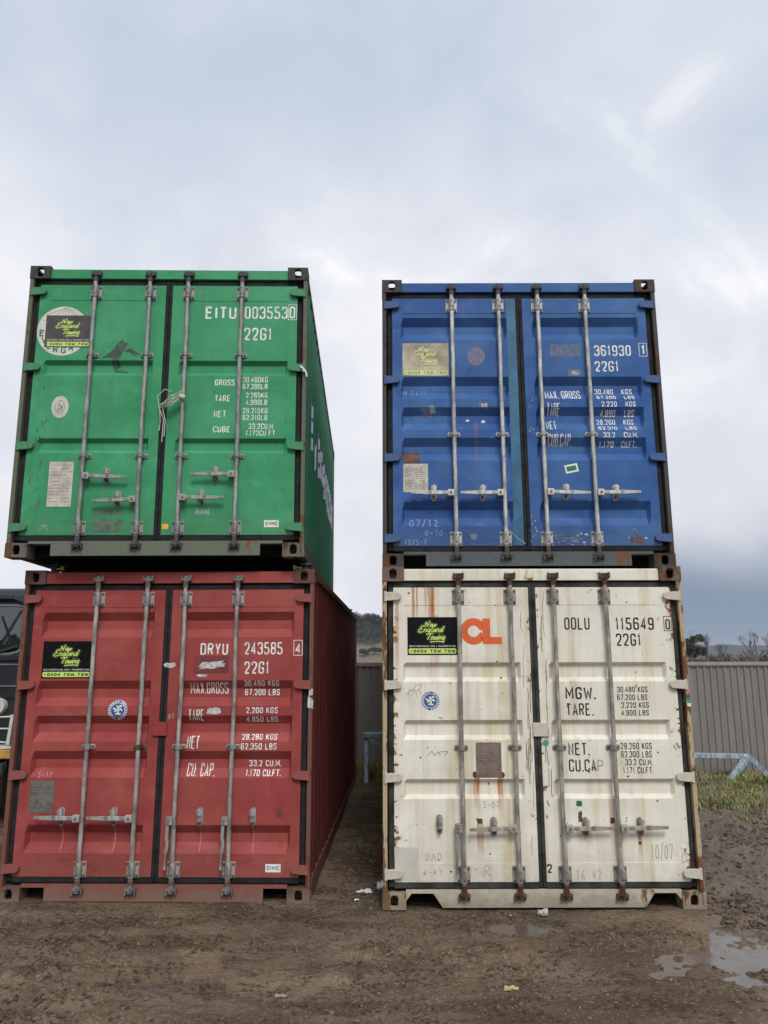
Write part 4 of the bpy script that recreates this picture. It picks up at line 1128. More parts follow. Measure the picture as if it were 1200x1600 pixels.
decal(DW, WL[1], 'sticker', ragged(*MARK_W['green'], 0.08, 16, 3), 'sticker_green'); decal(DW, WL[1], 'torn_sticker', ragged(0.285, 0.69, 0.325, 0.735, 0.4, 14, 5), 'sticker_white')
q = MARK_W['dot']; decal(DW, WL[1], 'sticker', pie(disc((q[0] + q[2]) / 2, (q[1] + q[3]) / 2, 0.025)), 'teal'); decal(DW, WL[1], 'sticker', [rect(*MARK_W['sq'])], 'sticker_white')
for txt, k, m in (('3-07', 'c1', 'pencil_blue'), ('DAO', 'c2', 'pencil'), ('6-R7', 'c3', 'pencil'), ('R', 'c4', 'pencil'), ('16 42', 'c5', 'pencil'), ('10/07', 'c6', 'pencil'), ('D', 'c7', 'pencil')):
    scrawl(DW, WL[1] if k in ('c5', 'c6', 'c7') else WL[-1], hand(txt), *MARK_W[k], m, 0.0034)
scrawl(DW, WL[-1], ['0,.2 .3,.6 .6,.4 .9,1 .4,.8 .3,.1', '.5,.5 .6,0', '.2,.6 .1,0', '.7,.6 .8,.2'], -1.03, 1.55, -0.88, 1.66, 'pencil', 0.0035)
scrawl(DW, WL[-1], ['0,.3 .2,1 .3,.1 .5,.9 .6,.2', '.6,.8 1,.9 .8,.2'], -0.86, 1.10, -0.70, 1.145, 'pencil', 0.005)
mb = MB(); mb.prism_y([(1.182, 1.505), (1.221, 1.505), (1.221, 1.53), (1.18, 1.53)], 0.001, 0.005); mb.prism_y([(1.192, 1.478), (1.219, 1.478), (1.219, 1.505), (1.186, 1.505)], 0.002, 0.005, 1)
mb.obj('tape', ['teal', 'sticker_white'], white)
# long cracks in the paint of the centre stiles
rg = random.Random(11)
for sx, n in ((-1, 12), (1, 9)):
    for i in range(n):
        mb = MB()
        x = sx * rg.uniform(0.045, 0.10); z = rg.uniform(0.3, 2.1); pts = [(x, z)]
        for k in range(rg.randint(3, 8)):
            x = min(0.108, max(0.035, abs(x) + rg.uniform(-0.006, 0.006))) * sx; z += rg.uniform(0.02, 0.07); pts.append((x, z))
        DW.lay(mb, ribbon(pts, False, rg.uniform(0.002, 0.0055)), 0.0012 + i * 0.0001)
        mb.obj('paint_crack', 'patch_rust', WL[sx])
# small dents, bolts and rust freckles on the white doors
for i in range(46):
    x, z = rg.choice((-1, 1)) * rg.uniform(0.05, 1.12), rg.uniform(0.2, 2.4); q = rg.uniform(0.003, 0.010)
    decal(DW, WL[1 if x > 0 else -1], 'rust_fleck', ragged(x - q, z - q * 0.9, x + q, z + q * 0.9, 0.5, 10, i), 'rust_spot' if i % 3 else 'pencil', 0.0014)
# scratches on the green and red doors
for i in range(16):
    x, z = rg.uniform(-1.09, -0.98), rg.uniform(0.35, 1.45); l = rg.uniform(0.015, 0.07)
    decal(DG, GLV[-1], 'scratch', ribbon([(x, z), (x + rg.uniform(-.012, .012), z + l * .5), (x + rg.uniform(-.01, .01), z + l)], False, rg.uniform(0.003, 0.008)), 'patch_rust' if i % 2 else 'patch_dark', 0.0014)
for i in range(16):
    x, z = rg.uniform(0.72, 1.08), rg.uniform(0.45, 2.1); l = rg.uniform(0.01, 0.05)
    decal(DG, GLV[1], 'scratch', ribbon([(x, z), (x + rg.uniform(-.02, .02), z + l)], False, rg.uniform(0.002, 0.005)), 'patch_dark', 0.0014)
for i in range(20):
    x, z = rg.uniform(-1.1, 1.1), rg.uniform(0.2, 0.34); q = rg.uniform(0.003, 0.009)
    decal(DR, RL[1 if x > 0 else -1], 'paint_fleck', ragged(x - q, z - q, x + q, z + q, 0.5, 10, i), 'patch_maroon', 0.0014)
for x in (-0.766, -0.346, 0.338, 0.758):
    decal(DR, RL[1 if x > 0 else -1], 'wash_mark', [[(x - 0.008, 0.565), (x + 0.008, 0.565), (x + 0.005, 0.38), (x - 0.004, 0.36)]], 'wash_red', 0.0012)

# ---- twine tied to the green container's inner bar, hanging free
mb = MB()
rg = random.Random(3)
for k in range(7):
    a = Vector((0.165, -0.04, 1.36 + 0.01 * k)); b = Vector((0.0 + rg.uniform(-0.03, 0.03), -0.03, 1.26 + rg.uniform(-0.03, 0.04)))
    mid = (a + b) / 2 + Vector((0, -0.03, rg.uniform(-0.05, 0.03)))
    pts = [a, mid, b]
    if k < 3: pts += [b + Vector((0.01 + 0.02 * k, 0, -0.12)), b + Vector((0.005 + 0.02 * k, 0, -0.20 - 0.06 * k))]
    elif k == 5: pts += [b + Vector((-0.02, 0, 0.10)), b + Vector((0.04, 0, 0.16)), b + Vector((0.10, 0, 0.14))]
    mb.path(pts, 0.0042, 5)
mb.tube((0.150, -0.038, 1.37), (0.195, -0.038, 1.355), 0.024, n=8)
tw = mb.obj('twine', 'rope')
tw.location = green.location; tw.rotation_euler = green.rotation_euler
tag(tw, 'frayed pale twine tied to a bar of the green container', 'twine')

# ---- spacer locks between the red and the green container
galv('lock_steel', (0.10, 0.10, 0.11), 0.4, 0.7)
flat('lock_tag', (0.50, 0.62, 0.12), 0.5)
zt = 2.591
for i, (sx, yy) in enumerate(((-1, 0.30), (1, 0.30), (-1, 5.86), (1, 5.86))):
    lk = empty('twist_lock', (0, 0, 0))
    ca, sa = math.cos(-0.023), math.sin(-0.023)
    x, y = sx * 1.105, yy
    lk.location = (-1.797 + x * ca - y * sa, 6.363 + x * sa + y * ca, zt); lk.rotation_euler = (0, 0, -0.023)
    mb = MB(); mb.box(-0.05, 0.05, -0.06, 0.06, 0, 0.018); mb.tube((0, 0, 0.018), (0, 0, 0.066), 0.036, n=14); mb.box(-0.05, 0.05, -0.06, 0.06, 0.066, 0.0835)
    mb.obj('lock_body', 'lock_steel', lk, 0.004)
    mb = MB(); mb.tube((sx * -0.03, -0.03, 0.042), (sx * -0.09, -0.06, 0.046), 0.008); mb.tube((sx * -0.09, -0.06, 0.030), (sx * -0.09, -0.06, 0.062), 0.014)
    mb.obj('lock_lever', 'lock_tag', lk)
    side = 'left' if sx < 0 else 'right'
    tag(lk, 'dark steel twist lock with lime lever under the green container, %s %s corner' % ('front' if i < 2 else 'rear', side), 'twist lock', 'twist locks between the left containers')
# ---------------------------------------------------------------- ground
def _hash(ix, iy, seed):
    h = (ix.astype(np.int64) * 374761393 + iy.astype(np.int64) * 668265263 + seed * 1442695041) & 0x7fffffff
    h = ((h ^ (h >> 13)) * 1274126177) & 0x7fffffff
    return ((h ^ (h >> 16)) & 0xffff) / 65535.0
def vnoise(x, y, seed=0):
    ix, iy = np.floor(x), np.floor(y)
    fx, fy = x - ix, y - iy
    fx = fx * fx * fx * (fx * (fx * 6 - 15) + 10); fy = fy * fy * fy * (fy * (fy * 6 - 15) + 10)
    a = _hash(ix, iy, seed); b = _hash(ix + 1, iy, seed); c = _hash(ix, iy + 1, seed); d = _hash(ix + 1, iy + 1, seed)
    return (a * (1 - fx) + b * fx) * (1 - fy) + (c * (1 - fx) + d * fx) * fy - 0.5
def fbm(x, y, sc, octv, seed=0, gain=0.5):
    r = 0 * x; amp = 1.0; f = 1.0 / sc
    for o in range(octv):
        r = r + amp * vnoise(x * f + o * 17.3, y * f + o * 9.1, seed + o); amp *= gain; f *= 2.03
    return r
def sstep(a, b, x):
    t = np.clip((x - a) / (b - a), 0, 1); return t * t * (3 - 2 * t)
def height(x, y):
    x = np.asarray(x, float); y = np.asarray(y, float)
    near = sstep(40, 14, np.hypot(x, y))
    h = 0.034 * fbm(x, y, 1.6, 3, 1)
    h = h + 0.026 * fbm(x, y, 0.40, 4, 5, 0.6)
    cl = fbm(x, y, 0.9, 3, 31)                               # where the surface is crumbly
    h = h + (0.007 + 0.030 * sstep(-0.05, 0.28, cl)) * np.abs(fbm(x, y, 0.10, 3, 11)) * 1.6
    h = h + 0.017 * fbm(x, y, 0.06, 2, 21)
    h = h + 0.026 * fbm(x * 0.28 + 0.3 * y, y, 0.22, 3, 111, 0.55) + 0.020 * np.clip(fbm(x * 0.5, y, 0.35, 3, 121), -0.2, 0.25)
    # churned wheel ruts on the right and between the stacks
    wr = sstep(2.3, 3.2, x) * sstep(6.0, 7.2, y) * sstep(11.5, 9.5, y)
    wb = sstep(-0.9, -0.3, x) * sstep(0.1, -0.2, x) * sstep(6.4, 7.4, y) * sstep(13, 11, y)
    rut = np.sin(y * 6.2 + 1.4 * fbm(x, y, 1.8, 2, 41) * 3 + x * 0.5)
    h = h + (wr + wb * 0.6) * (0.055 * rut + 0.105 * fbm(x, y, 0.42, 4, 51, 0.6) + 0.05 * np.abs(fbm(x, y, 0.16, 2, 61)))
    # clod heap by the white container's corner
    m = np.exp(-(((x - 2.60) / 0.26) ** 2 + ((y - 6.12) / 0.20) ** 2))
    h = h + m * (0.075 + 0.11 * np.abs(fbm(x, y, 0.10, 3, 71)))
    # hollows that hold water
    p1 = sstep(1.15, 0.85, np.hypot((x - 3.20) / 1.38, (y - 5.55 - 0.10 * (x - 3)) / 0.74) + 0.50 * fbm(x, y, 0.5, 4, 81))
    p2 = sstep(1.1, 0.4, np.hypot((x - 1.02) / 0.42, (y - 5.86) / 0.17) + 0.6 * fbm(x, y, 0.3, 3, 91))
    h = np.where(y < 6.6, np.maximum(h, -0.014 - 0.3 * (p1 + p2)), h)
    h = h * (1 - 0.30 * p1) * (1 - 0.5 * p2) - 0.050 * p1 - 0.028 * p2
    # bank of dug earth left of the red container
    bk = sstep(-3.12, -3.5, x) * sstep(6.2, 7.2, y)
    h = h + bk * (0.20 + 0.35 * np.abs(fbm(x, y, 0.5, 4, 101))) * sstep(8.6, 7.6, y)
    # feet of the containers stay on the surface
    for cx, cy in ((-1.80, 6.36), (1.20, 6.20)):
        d = np.maximum(np.maximum(np.abs(x - cx) - 1.25, 0), np.maximum(cy - 0.02 - y, 0) + np.maximum(y - cy - 6.1, 0))
        k = sstep(0.30, 0.02, d)
        h = h * (1 - k) + (np.minimum(h * 0.35, 0.004) - (0.006 if cx > 0 else -0.012)) * k
    gr = sstep(9.6, 11.0, y) * sstep(14.5, 12.5, y)
    h = h + gr * 0.06
    return h * near
def grade(lo, hi, step, ends, n):
    """even steps between lo and hi, then growing steps out to the ends"""
    c = np.arange(lo, hi + step * 0.5, step)
    k = np.arange(1, n + 1) / n
    a = lo - (lo - ends[0]) * k ** 5 - step * np.arange(1, n + 1) * (1 - k)
    b = hi + (ends[1] - hi) * k ** 5 + step * np.arange(1, n + 1) * (1 - k)
    return np.concatenate([a[::-1], c, b])
gx = grade(-3.6, 5.0, 0.021, (-4000, 4000), 46)
gy = np.concatenate([[-4000, -1200, -300, -80, -20, -6, -1, 1.5, 3.0], np.arange(3.9, 7.2, 0.017), np.arange(7.2, 11.5, 0.034), grade(11.5, 14.5, 0.12, (11.4, 6000), 40)[41:]])
gy = np.unique(gy)
X, Y = np.meshgrid(gx, gy)
Z = height(X, Y)
nx, ny = len(gx), len(gy)
co = np.stack([X, Y, Z], -1).reshape(-1, 3)
idx = np.arange(nx * ny).reshape(ny, nx)
fa = np.stack([idx[:-1, :-1], idx[:-1, 1:], idx[1:, 1:], idx[1:, :-1]], -1).reshape(-1, 4)
def np_mesh(name, co, fa, mats, mi=None, smooth=True):
    me = bpy.data.meshes.new(name)
    n, k = fa.shape
    me.vertices.add(len(co)); me.vertices.foreach_set('co', co.astype(np.float32).ravel())
    me.loops.add(n * k); me.loops.foreach_set('vertex_index', fa.astype(np.int32).ravel())
    me.polygons.add(n); me.polygons.foreach_set('loop_start', np.arange(0, n * k, k, dtype=np.int32))
    me.polygons.foreach_set('use_smooth', np.full(n, smooth))
    for m in mats: me.materials.append(MAT[m])
    if mi is not None: me.polygons.foreach_set('material_index', mi.astype(np.int32))
    me.update(calc_edges=True); me.validate()
    return me
m, t = newmat('mud')
P = t.n('ShaderNodeTexCoord').outputs['Object']
sp = t.n('ShaderNodeSeparateXYZ', {0: P})
big = t.noise(P, 0.55, 6, 0.6, dist=0.3); mid = t.noise(P, 3.2, 7, 0.65, dist=0.5); fine = t.noise(P, 26, 6, 0.7); grit = t.noise(P, 110, 3, 0.7)
lane = t.noise(P, 1.0, 6, 0.62, stretch=(0.7, 3.4, 1), dist=0.5)
c = t.mix(t.ramp(big, 0.38, 0.62), (0.140, 0.095, 0.063), (0.262, 0.190, 0.128))
c = t.mix(t.ramp(lane, 0.45, 0.66, 0, 0.75), c, (0.090, 0.061, 0.043))
c = t.mix(t.ramp(t.noise(P, 0.9, 5, 0.6, stretch=(0.6, 1.6, 1), off=(3, 8, 0)), 0.54, 0.68, 0, 0.6), c, (0.330, 0.255, 0.175))
c = t.mix(t.ramp(mid, 0.46, 0.70, 0, 0.60), c, (0.074, 0.051, 0.036))
c = t.mix(t.ramp(fine, 0.52, 0.75, 0, 0.55), c, (0.310, 0.240, 0.170))
c = t.mix(t.ramp(t.noise(P, 2.1, 7, 0.75, off=(5, 3, 0)), 0.58, 0.68, 0, 0.70), c, (0.056, 0.053, 0.044))
c = t.mix(t.ramp(grit, 0.62, 0.74, 0, 0.5), c, (0.32, 0.26, 0.19))
clus = t.ramp(t.m('ADD', mid, t.m('MULTIPLY', lane, 0.5)), 0.62, 0.86)
spk = t.noise(P, 30, 3, 0.6, off=(2, 2, 0)); spl = t.noise(P, 48, 2, 0.5, off=(8, 1, 0))
c = t.mix(t.m('MULTIPLY', t.ramp(spk, 0.53, 0.59), t.ramp(clus, 0, 1, 0.10, 0.85)), c, (0.052, 0.037, 0.026))
c = t.mix(t.m('MULTIPLY', t.ramp(spl, 0.64, 0.68), 0.65), c, (0.40, 0.32, 0.23))
# churned clay on the right is greyer
gy_ = t.m('MULTIPLY', t.ramp(t.m('ADD', sp.outputs[0], t.m('MULTIPLY', big, 1.6)), 2.9, 4.0), t.ramp(sp.outputs[1], 4.4, 6.4))
c = t.mix(t.m('MULTIPLY', gy_, 0.75), c, t.mix(mid, (0.118, 0.090, 0.071), (0.31, 0.245, 0.200)))
wet = t.ramp(t.noise(P, 1.3, 6, 0.6, stretch=(0.6, 1.5, 1), off=(9, 2, 0)), 0.50, 0.66)
wet = t.m('MAXIMUM', t.m('MULTIPLY', wet, 0.8), t.m('MULTIPLY', gy_, t.ramp(fine, 0.3, 0.62)))
c = t.mix(t.m('MULTIPLY', wet, 0.35), c, (0.045, 0.034, 0.027))
rg_ = t.m('ADD', t.ramp(wet, 0, 1, 0.84, 0.20), t.m('MULTIPLY', t.m('SUBTRACT', fine, 0.5), 0.25))
hg = t.m('ADD', t.m('ADD', fine, t.m('MULTIPLY', spk, 0.9)), t.m('ADD', t.m('MULTIPLY', grit, 0.35), t.m('MULTIPLY', mid, 0.5)))
finish(t, c, rg_, 0.0, hg, 1.0, 0.034, t.ramp(wet, 0.1, 0.9, 0.12, 0.8))
g = link('ground', np_mesh('ground', co, fa, ['mud']))
tag(g, kind='structure')

m, t = newmat('muddy_water')
P = t.n('ShaderNodeTexCoord').outputs['Object']
nz = t.noise(P, 9, 4, 0.6)
finish(t, t.mix(nz, (0.085, 0.068, 0.056), (0.13, 0.105, 0.088)), t.ramp(nz, 0.35, 0.65, 0.05, 0.24), 0.0, t.noise(P, 14, 3, 0.5), 0.15, 0.006, 0.5)
def puddle(cx, cy, rx, ry, z):
    n = 40; vs = [(cx, cy, z)] + [(cx + rx * math.cos(2 * math.pi * i / n), cy + ry * math.sin(2 * math.pi * i / n), z) for i in range(n)]
    mb = MB(); mb.add(vs, [(0, 1 + i, 1 + (i + 1) % n) for i in range(n)])
    return tag(mb.obj('puddle', 'muddy_water'), kind='structure')
puddle(3.45, 5.6, 2.35, 1.30, -0.0375)
puddle(1.03, 5.85, 0.60, 0.24, -0.0225)
puddle(3.7, 7.6, 1.2, 1.0, -0.020)
puddle(4.3, 9.0, 1.3, 0.6, -0.016)

# clods and stones
def ico():
    p = (1 + 5 ** 0.5) / 2
    v = np.array([(-1, p, 0), (1, p, 0), (-1, -p, 0), (1, -p, 0), (0, -1, p), (0, 1, p), (0, -1, -p), (0, 1, -p), (p, 0, -1), (p, 0, 1), (-p, 0, -1), (-p, 0, 1)], float)
    f = np.array([(0, 11, 5), (0, 5, 1), (0, 1, 7), (0, 7, 10), (0, 10, 11), (1, 5, 9), (5, 11, 4), (11, 10, 2), (10, 7, 6), (7, 1, 8), (3, 9, 4), (3, 4, 2), (3, 2, 6), (3, 6, 8), (3, 8, 9), (4, 9, 5), (2, 4, 11), (6, 2, 10), (8, 6, 7), (9, 8, 1)])
    return v / np.linalg.norm(v[0]), f
IV, IF = ico()
def scatter(name, label, xs, ys, size, mats, mi, flatn=0.65, seed=1, sink=0.3):
    r = np.random.default_rng(seed); n = len(xs)
    v = IV[None] * (1 + r.uniform(-0.35, 0.35, (n, 12, 1))) * size[:, None, None] * r.uniform(0.7, 1.4, (n, 1, 3)) * np.array([1, 1, flatn])
    a = r.uniform(0, 6.28, n); ca, sa = np.cos(a)[:, None], np.sin(a)[:, None]
    x, y = v[..., 0] * ca - v[..., 1] * sa, v[..., 0] * sa + v[..., 1] * ca
    z0 = height(xs, ys) + size * flatn * (1 - 2 * sink) * 0.6
    co = np.stack([x + xs[:, None], y + ys[:, None], v[..., 2] + z0[:, None]], -1).reshape(-1, 3)
    fa = (IF[None] + (np.arange(n) * 12)[:, None, None]).reshape(-1, 3)
    o = link(name, np_mesh(name, co, fa, mats, np.repeat(mi, 20), False))
    return tag(o, label, name.replace('_', ' '), kind='stuff')
flat('clod_dark', (0.066, 0.049, 0.036), 0.8, var=0.3, scale=40)
flat('clod_brown', (0.135, 0.098, 0.068), 0.85, var=0.3, scale=40)
flat('clod_olive', (0.056, 0.051, 0.040), 0.85, var=0.3, scale=40)
flat('stone_pale', (0.28, 0.245, 0.20), 0.8, var=0.25, scale=40)
flat('stone_tan', (0.20, 0.15, 0.095), 0.8, var=0.25, scale=40)
r = np.random.default_rng(5)
def free(x, y):
    return ~(((np.abs(x + 1.80) < 1.24) | (np.abs(x - 1.20) < 1.24)) & (y > 6.12))
n = 60000
xs, ys = r.uniform(-3.4, 4.8, n), 3.9 + r.random(n) ** 1.3 * 5.5
msk = fbm(xs, ys, 0.8, 3, 31) + 0.5 * fbm(xs, ys, 0.25, 2, 33)
keep = free(xs, ys) & (r.random(n) < np.clip((msk + 0.02) * 2.2, 0.06, 1)); xs, ys = xs[keep], ys[keep]
sz = 0.0030 + 0.012 * r.random(len(xs)) ** 3.5 * (1 + 0.5 * (ys > 6.3))
scatter('mud_crumbs', 'crumbs of dark mud scattered over the yard', xs, ys, sz, ['clod_brown', 'clod_dark', 'clod_olive'], r.choice(3, len(xs), p=(0.55, 0.30, 0.15)), seed=2)
n = 900
xs, ys = r.uniform(-3.2, 4.6, n), r.uniform(4.1, 9.0, n); keep = free(xs, ys); xs, ys = xs[keep], ys[keep]
scatter('pebbles', 'small pale stones lying in the mud', xs, ys, 0.003 + 0.007 * r.random(len(xs)) ** 3, ['stone_pale', 'stone_tan'], r.choice(2, len(xs), p=(0.4, 0.6)), seed=3)
n = 900
xs, ys = 2.60 + r.normal(0, 0.24, n), 6.13 + r.normal(0, 0.15, n); keep = free(xs, ys) & (xs > 2.43); xs, ys = xs[keep], ys[keep]
xs2, ys2 = r.uniform(2.5, 5.4, 2200), r.uniform(6.4, 10.4, 2200)
xs, ys = np.concatenate([xs, xs2]), np.concatenate([ys, ys2])
scatter('mud_clods', 'lumps of churned mud beside the cream white container', xs, ys, 0.006 + 0.022 * r.random(len(xs)) ** 2.5, ['clod_brown', 'clod_dark'], r.choice(2, len(xs), p=(0.5, 0.5)), seed=4)

# ---------------------------------------------------------------- fence
FY = 13.1
m, t = newmat('fence_steel')
P = t.n('ShaderNodeTexCoord').outputs['Object']
a = t.noise(P, 1.5, 5, 0.6, stretch=(4, 4, 0.6))
c = t.mix(t.ramp(a, 0.3, 0.7), (0.195, 0.183, 0.168), (0.250, 0.236, 0.218))
sp = t.n('ShaderNodeSeparateXYZ', {0: P})
c = t.mix(t.m('MULTIPLY', t.ramp(t.m('ADD', sp.outputs[2], t.m('MULTIPLY', t.noise(P, 6, 4), 0.5)), 0.65, 0.15), 0.5), c, (0.13, 0.105, 0.08))
oi = t.n('ShaderNodeObjectInfo')
c = t.mix(t.m('MULTIPLY', oi.outputs['Random'], 0.35), c, (0.16, 0.145, 0.13))
finish(t, c, 0.55, 0.0, t.noise(P, 3, 3), 0.25, 0.02, 0.3)
flat('fence_cap', (0.30, 0.275, 0.26), 0.5, var=0.1)
fence = empty('metal_fence', (0, FY, 0))
tag(fence, 'taupe ribbed steel fence closing the yard behind the containers', 'fence')
def b_sheet(mb):
    pts = []; s = 0.0
    while s < 0.789:
        for ds, d in ((0.0, 0.0), (0.030, 0.0), (0.044, 0.020), (0.076, 0.020), (0.090, 0.0)):
            pts.append((s + ds, d))
        s += 0.113
    pts.append((0.79, 0.0))
    vs = [(x, -0.0 - d, z) for x, d in pts for z in (0.02, 1.80)]
    mb.add(vs, [(2 * i, 2 * i + 2, 2 * i + 3, 2 * i + 1) for i in range(len(pts) - 1)])
sheet = shared('fence_sheet', b_sheet, ['fence_steel'])
mb = MB(); mb.box(-0.02, 2.40, -0.045, 0.035, 1.790, 1.845); mb.box(-0.02, 2.40, -0.030, 0.020, 1.770, 1.790)
rail = mb.mesh('top_rail', ['fence_cap'])
mb = MB(); mb.box(-0.03, 0.03, 0.002, 0.05, 0.0, 1.77); post = mb.mesh('fence_post', ['fence_steel'])
for i in range(-12, 12):
    x = i * 2.42 + 0.35
    link('top_rail', rail, fence, (x, 0, 0)); link('fence_post', post, fence, (x, 0, 0))
    for k in range(3): link('fence_sheet', sheet, fence, (x + k * 0.795 + 0.01, 0, 0.004 * ((i * 3 + k) % 3)))

# ---------------------------------------------------------------- trestles of square tube
tr = empty('steel_trestle', (-0.28, 12.35, 0))
tag(tr, 'pale blue steel trestle standing between the two stacks', 'trestle', 'steel trestles by the fence')
for x in (0.0, 0.95):
    for y in (-0.22, 0.22):
        mb = MB(); mb.beam((x, y, 0.0), (x, y * 0.25, 0.70), 0.065, 0.065); mb.obj('leg', 'trestle_steel', tr, 0.006)
for y in (-0.10, 0.10):
    mb = MB(); mb.beam((-0.06, y, 0.735), (1.02, y, 0.735), 0.065, 0.07); mb.obj('top_bar', 'trestle_steel', tr, 0.006)
mb = MB(); mb.beam((0.03, -0.10, 0.69), (0.50, -0.10, 0.46), 0.05, 0.05); mb.obj('brace', 'trestle_steel', tr, 0.006)
mb = MB(); mb.beam((0.0, -0.2, 0.10), (0.0, 0.2, 0.10), 0.05, 0.05); mb.obj('foot_bar', 'trestle_steel', tr, 0.006)
tr = empty('steel_trestle', (5.75, 12.55, 0.05))
tag(tr, 'pale blue steel trestle lying folded in the grass by the fence', 'trestle', 'steel trestles by the fence')
mb = MB(); mb.beam((-1.6, 0.05, 0.36), (0.0, 0.0, 0.33), 0.075, 0.075); mb.obj('top_bar', 'trestle_steel', tr, 0.006)
mb = MB(); mb.beam((-0.05, -0.03, 0.32), (-0.52, -0.42, 0.02), 0.085, 0.075); mb.obj('leg', 'trestle_steel', tr, 0.006)
mb = MB(); mb.beam((-0.04, -0.02, 0.36), (0.22, -0.10, 0.04), 0.085, 0.075); mb.obj('leg', 'trestle_steel', tr, 0.006)

# ---------------------------------------------------------------- grass
flat('grass_green', (0.12, 0.17, 0.04), 0.7, var=0.3, scale=3)
flat('grass_pale', (0.25, 0.255, 0.09), 0.7, var=0.3, scale=3)
flat('grass_dry', (0.31, 0.235, 0.135), 0.8, var=0.3, scale=3)
def grass(n, x0, x1, y0, y1, hmin, hmax, seed, dens):
    r = np.random.default_rng(seed)
    xs, ys = r.uniform(x0, x1, n), r.uniform(y0, y1, n)
    k = dens(xs, ys, r); xs, ys = xs[k], ys[k]; n = len(xs)
    z = height(xs, ys) - 0.01
    hh = r.uniform(hmin, hmax, n) * (0.7 + 0.9 * np.clip(fbm(xs, ys, 0.7, 2, 7) + 0.4, 0, 1))
    a = r.uniform(0, 6.28, n); w = r.uniform(0.004, 0.009, n) ; bend = r.uniform(0.1, 0.9, n) * hh
    dx, dy = np.cos(a), np.sin(a); pxx, pyy = -dy * w, dx * w
    base = np.stack([xs, ys, z], -1)
    def P(k, wk, zz): return base + np.stack([dx * bend * k + pxx * wk, dy * bend * k + pyy * wk, hh * zz], -1)
    V = np.stack([P(0, 1, 0), P(0, -1, 0), P(.3, .8, .55), P(.3, -.8, .55), P(1, 0, .92)], 1).reshape(-1, 3)
    b = (np.arange(n) * 5)[:, None]
    F = np.concatenate([b + np.array([[0, 1, 3]]), b + np.array([[0, 3, 2]]), b + np.array([[2, 3, 4]])], 0)
    mi = np.tile(r.choice(3, n, p=(0.36, 0.32, 0.32)), 3)
    return V, F, mi
def strip(xs, ys, r):
    e = fbm(xs, ys, 0.6, 3, 15)
    return (r.random(len(xs)) < np.clip((ys - 10.5) * 0.42 + e * 1.9, 0, 0.9)) & (ys < 13.0)
def tuft(xs, ys, r):
    return r.random(len(xs)) < np.clip(1.1 - np.hypot((xs - 4.75) / 0.75, (ys - 9.35) / 0.28) + fbm(xs, ys, 0.3, 2, 16), 0, 1)
sets = [grass(60000, 2.5, 9.5, 9.9, 13.0, 0.025, 0.10, 1, strip), grass(9000, -0.8, 2.5, 12.2, 13.0, 0.10, 0.36, 2, strip), grass(9000, 3.9, 5.8, 8.9, 9.8, 0.03, 0.09, 3, tuft), grass(5000, -6.0, -3.2, 9.8, 13.0, 0.06, 0.2, 4, strip)]
off = 0; VV, FF, MM = [], [], []
for V, F, mi in sets:
    VV.append(V); FF.append(F + off); MM.append(mi); off += len(V)
o = link('grass', np_mesh('grass', np.concatenate(VV), np.concatenate(FF), ['grass_green', 'grass_pale', 'grass_dry'], np.concatenate(MM), False))
tag(o, 'rough green and dry grass along the foot of the fence', 'grass', kind='stuff')

# ---------------------------------------------------------------- hills
def ridge(name, y0, y1, x0, x1, hf, mat, nx=90, ny=24):
    xs = np.linspace(x0, x1, nx); ys = np.linspace(y0, y1, ny)
    X, Y = np.meshgrid(xs, ys); Z = hf(X, Y)
    idx = np.arange(nx * ny).reshape(ny, nx)
    fa = np.stack([idx[:-1, :-1], idx[:-1, 1:], idx[1:, 1:], idx[1:, :-1]], -1).reshape(-1, 4)
    o = link(name, np_mesh(name, np.stack([X, Y, Z], -1).reshape(-1, 3), fa, [mat]))
    return tag(o, kind='structure')
m, t = newmat('hill_scrub')
P = t.n('ShaderNodeTexCoord').outputs['Object']
sp = t.n('ShaderNodeSeparateXYZ', {0: P})
nz = t.noise(P, 0.09, 6, 0.65); nf = t.noise(P, 0.5, 4, 0.65)
dry = t.mix(nf, (0.120, 0.092, 0.060), (0.200, 0.165, 0.115)); scr = t.mix(nf, (0.028, 0.032, 0.022), (0.066, 0.062, 0.042))
c = t.mix(t.ramp(t.m('ADD', sp.outputs[2], t.m('MULTIPLY', t.m('SUBTRACT', nz, 0.5), 9)), 10.5, 14.5), dry, scr)
finish(t, c, 0.9, 0.0, nf, 0.5, 1.0, 0.2)
m, t = newmat('hill_forest')
P = t.n('ShaderNodeTexCoord').outputs['Object']
nf = t.noise(P, 0.05, 6, 0.7)
finish(t, t.mix(t.ramp(nf, 0.35, 0.65), (0.026, 0.036, 0.030), (0.060, 0.070, 0.050)), 0.95, 0.0, nf, 0.8, 6.0, 0.1)
def hill_h(X, Y):
    up = sstep(300, 430, Y) * sstep(700, 520, Y)
    return -1.0 + up * (26 + 7 * fbm(X, Y, 60, 3, 3)) * np.exp(-((X + 30) / 110.0) ** 2)
ridge('hill', 290, 710, -260, 200, hill_h, 'hill_scrub', 140, 80)
def far_h(X, Y):
    return -4.0 + sstep(1250, 1500, Y) * (40 + 16 * fbm(X, Y, 420, 4, 13) + 3.0 * fbm(X, Y, 22, 2, 17) - 0.012 * (X - 650))
ridge('far_hill', 1200, 1900, -2200, 2600, far_h, 'hill_forest', 420, 26)

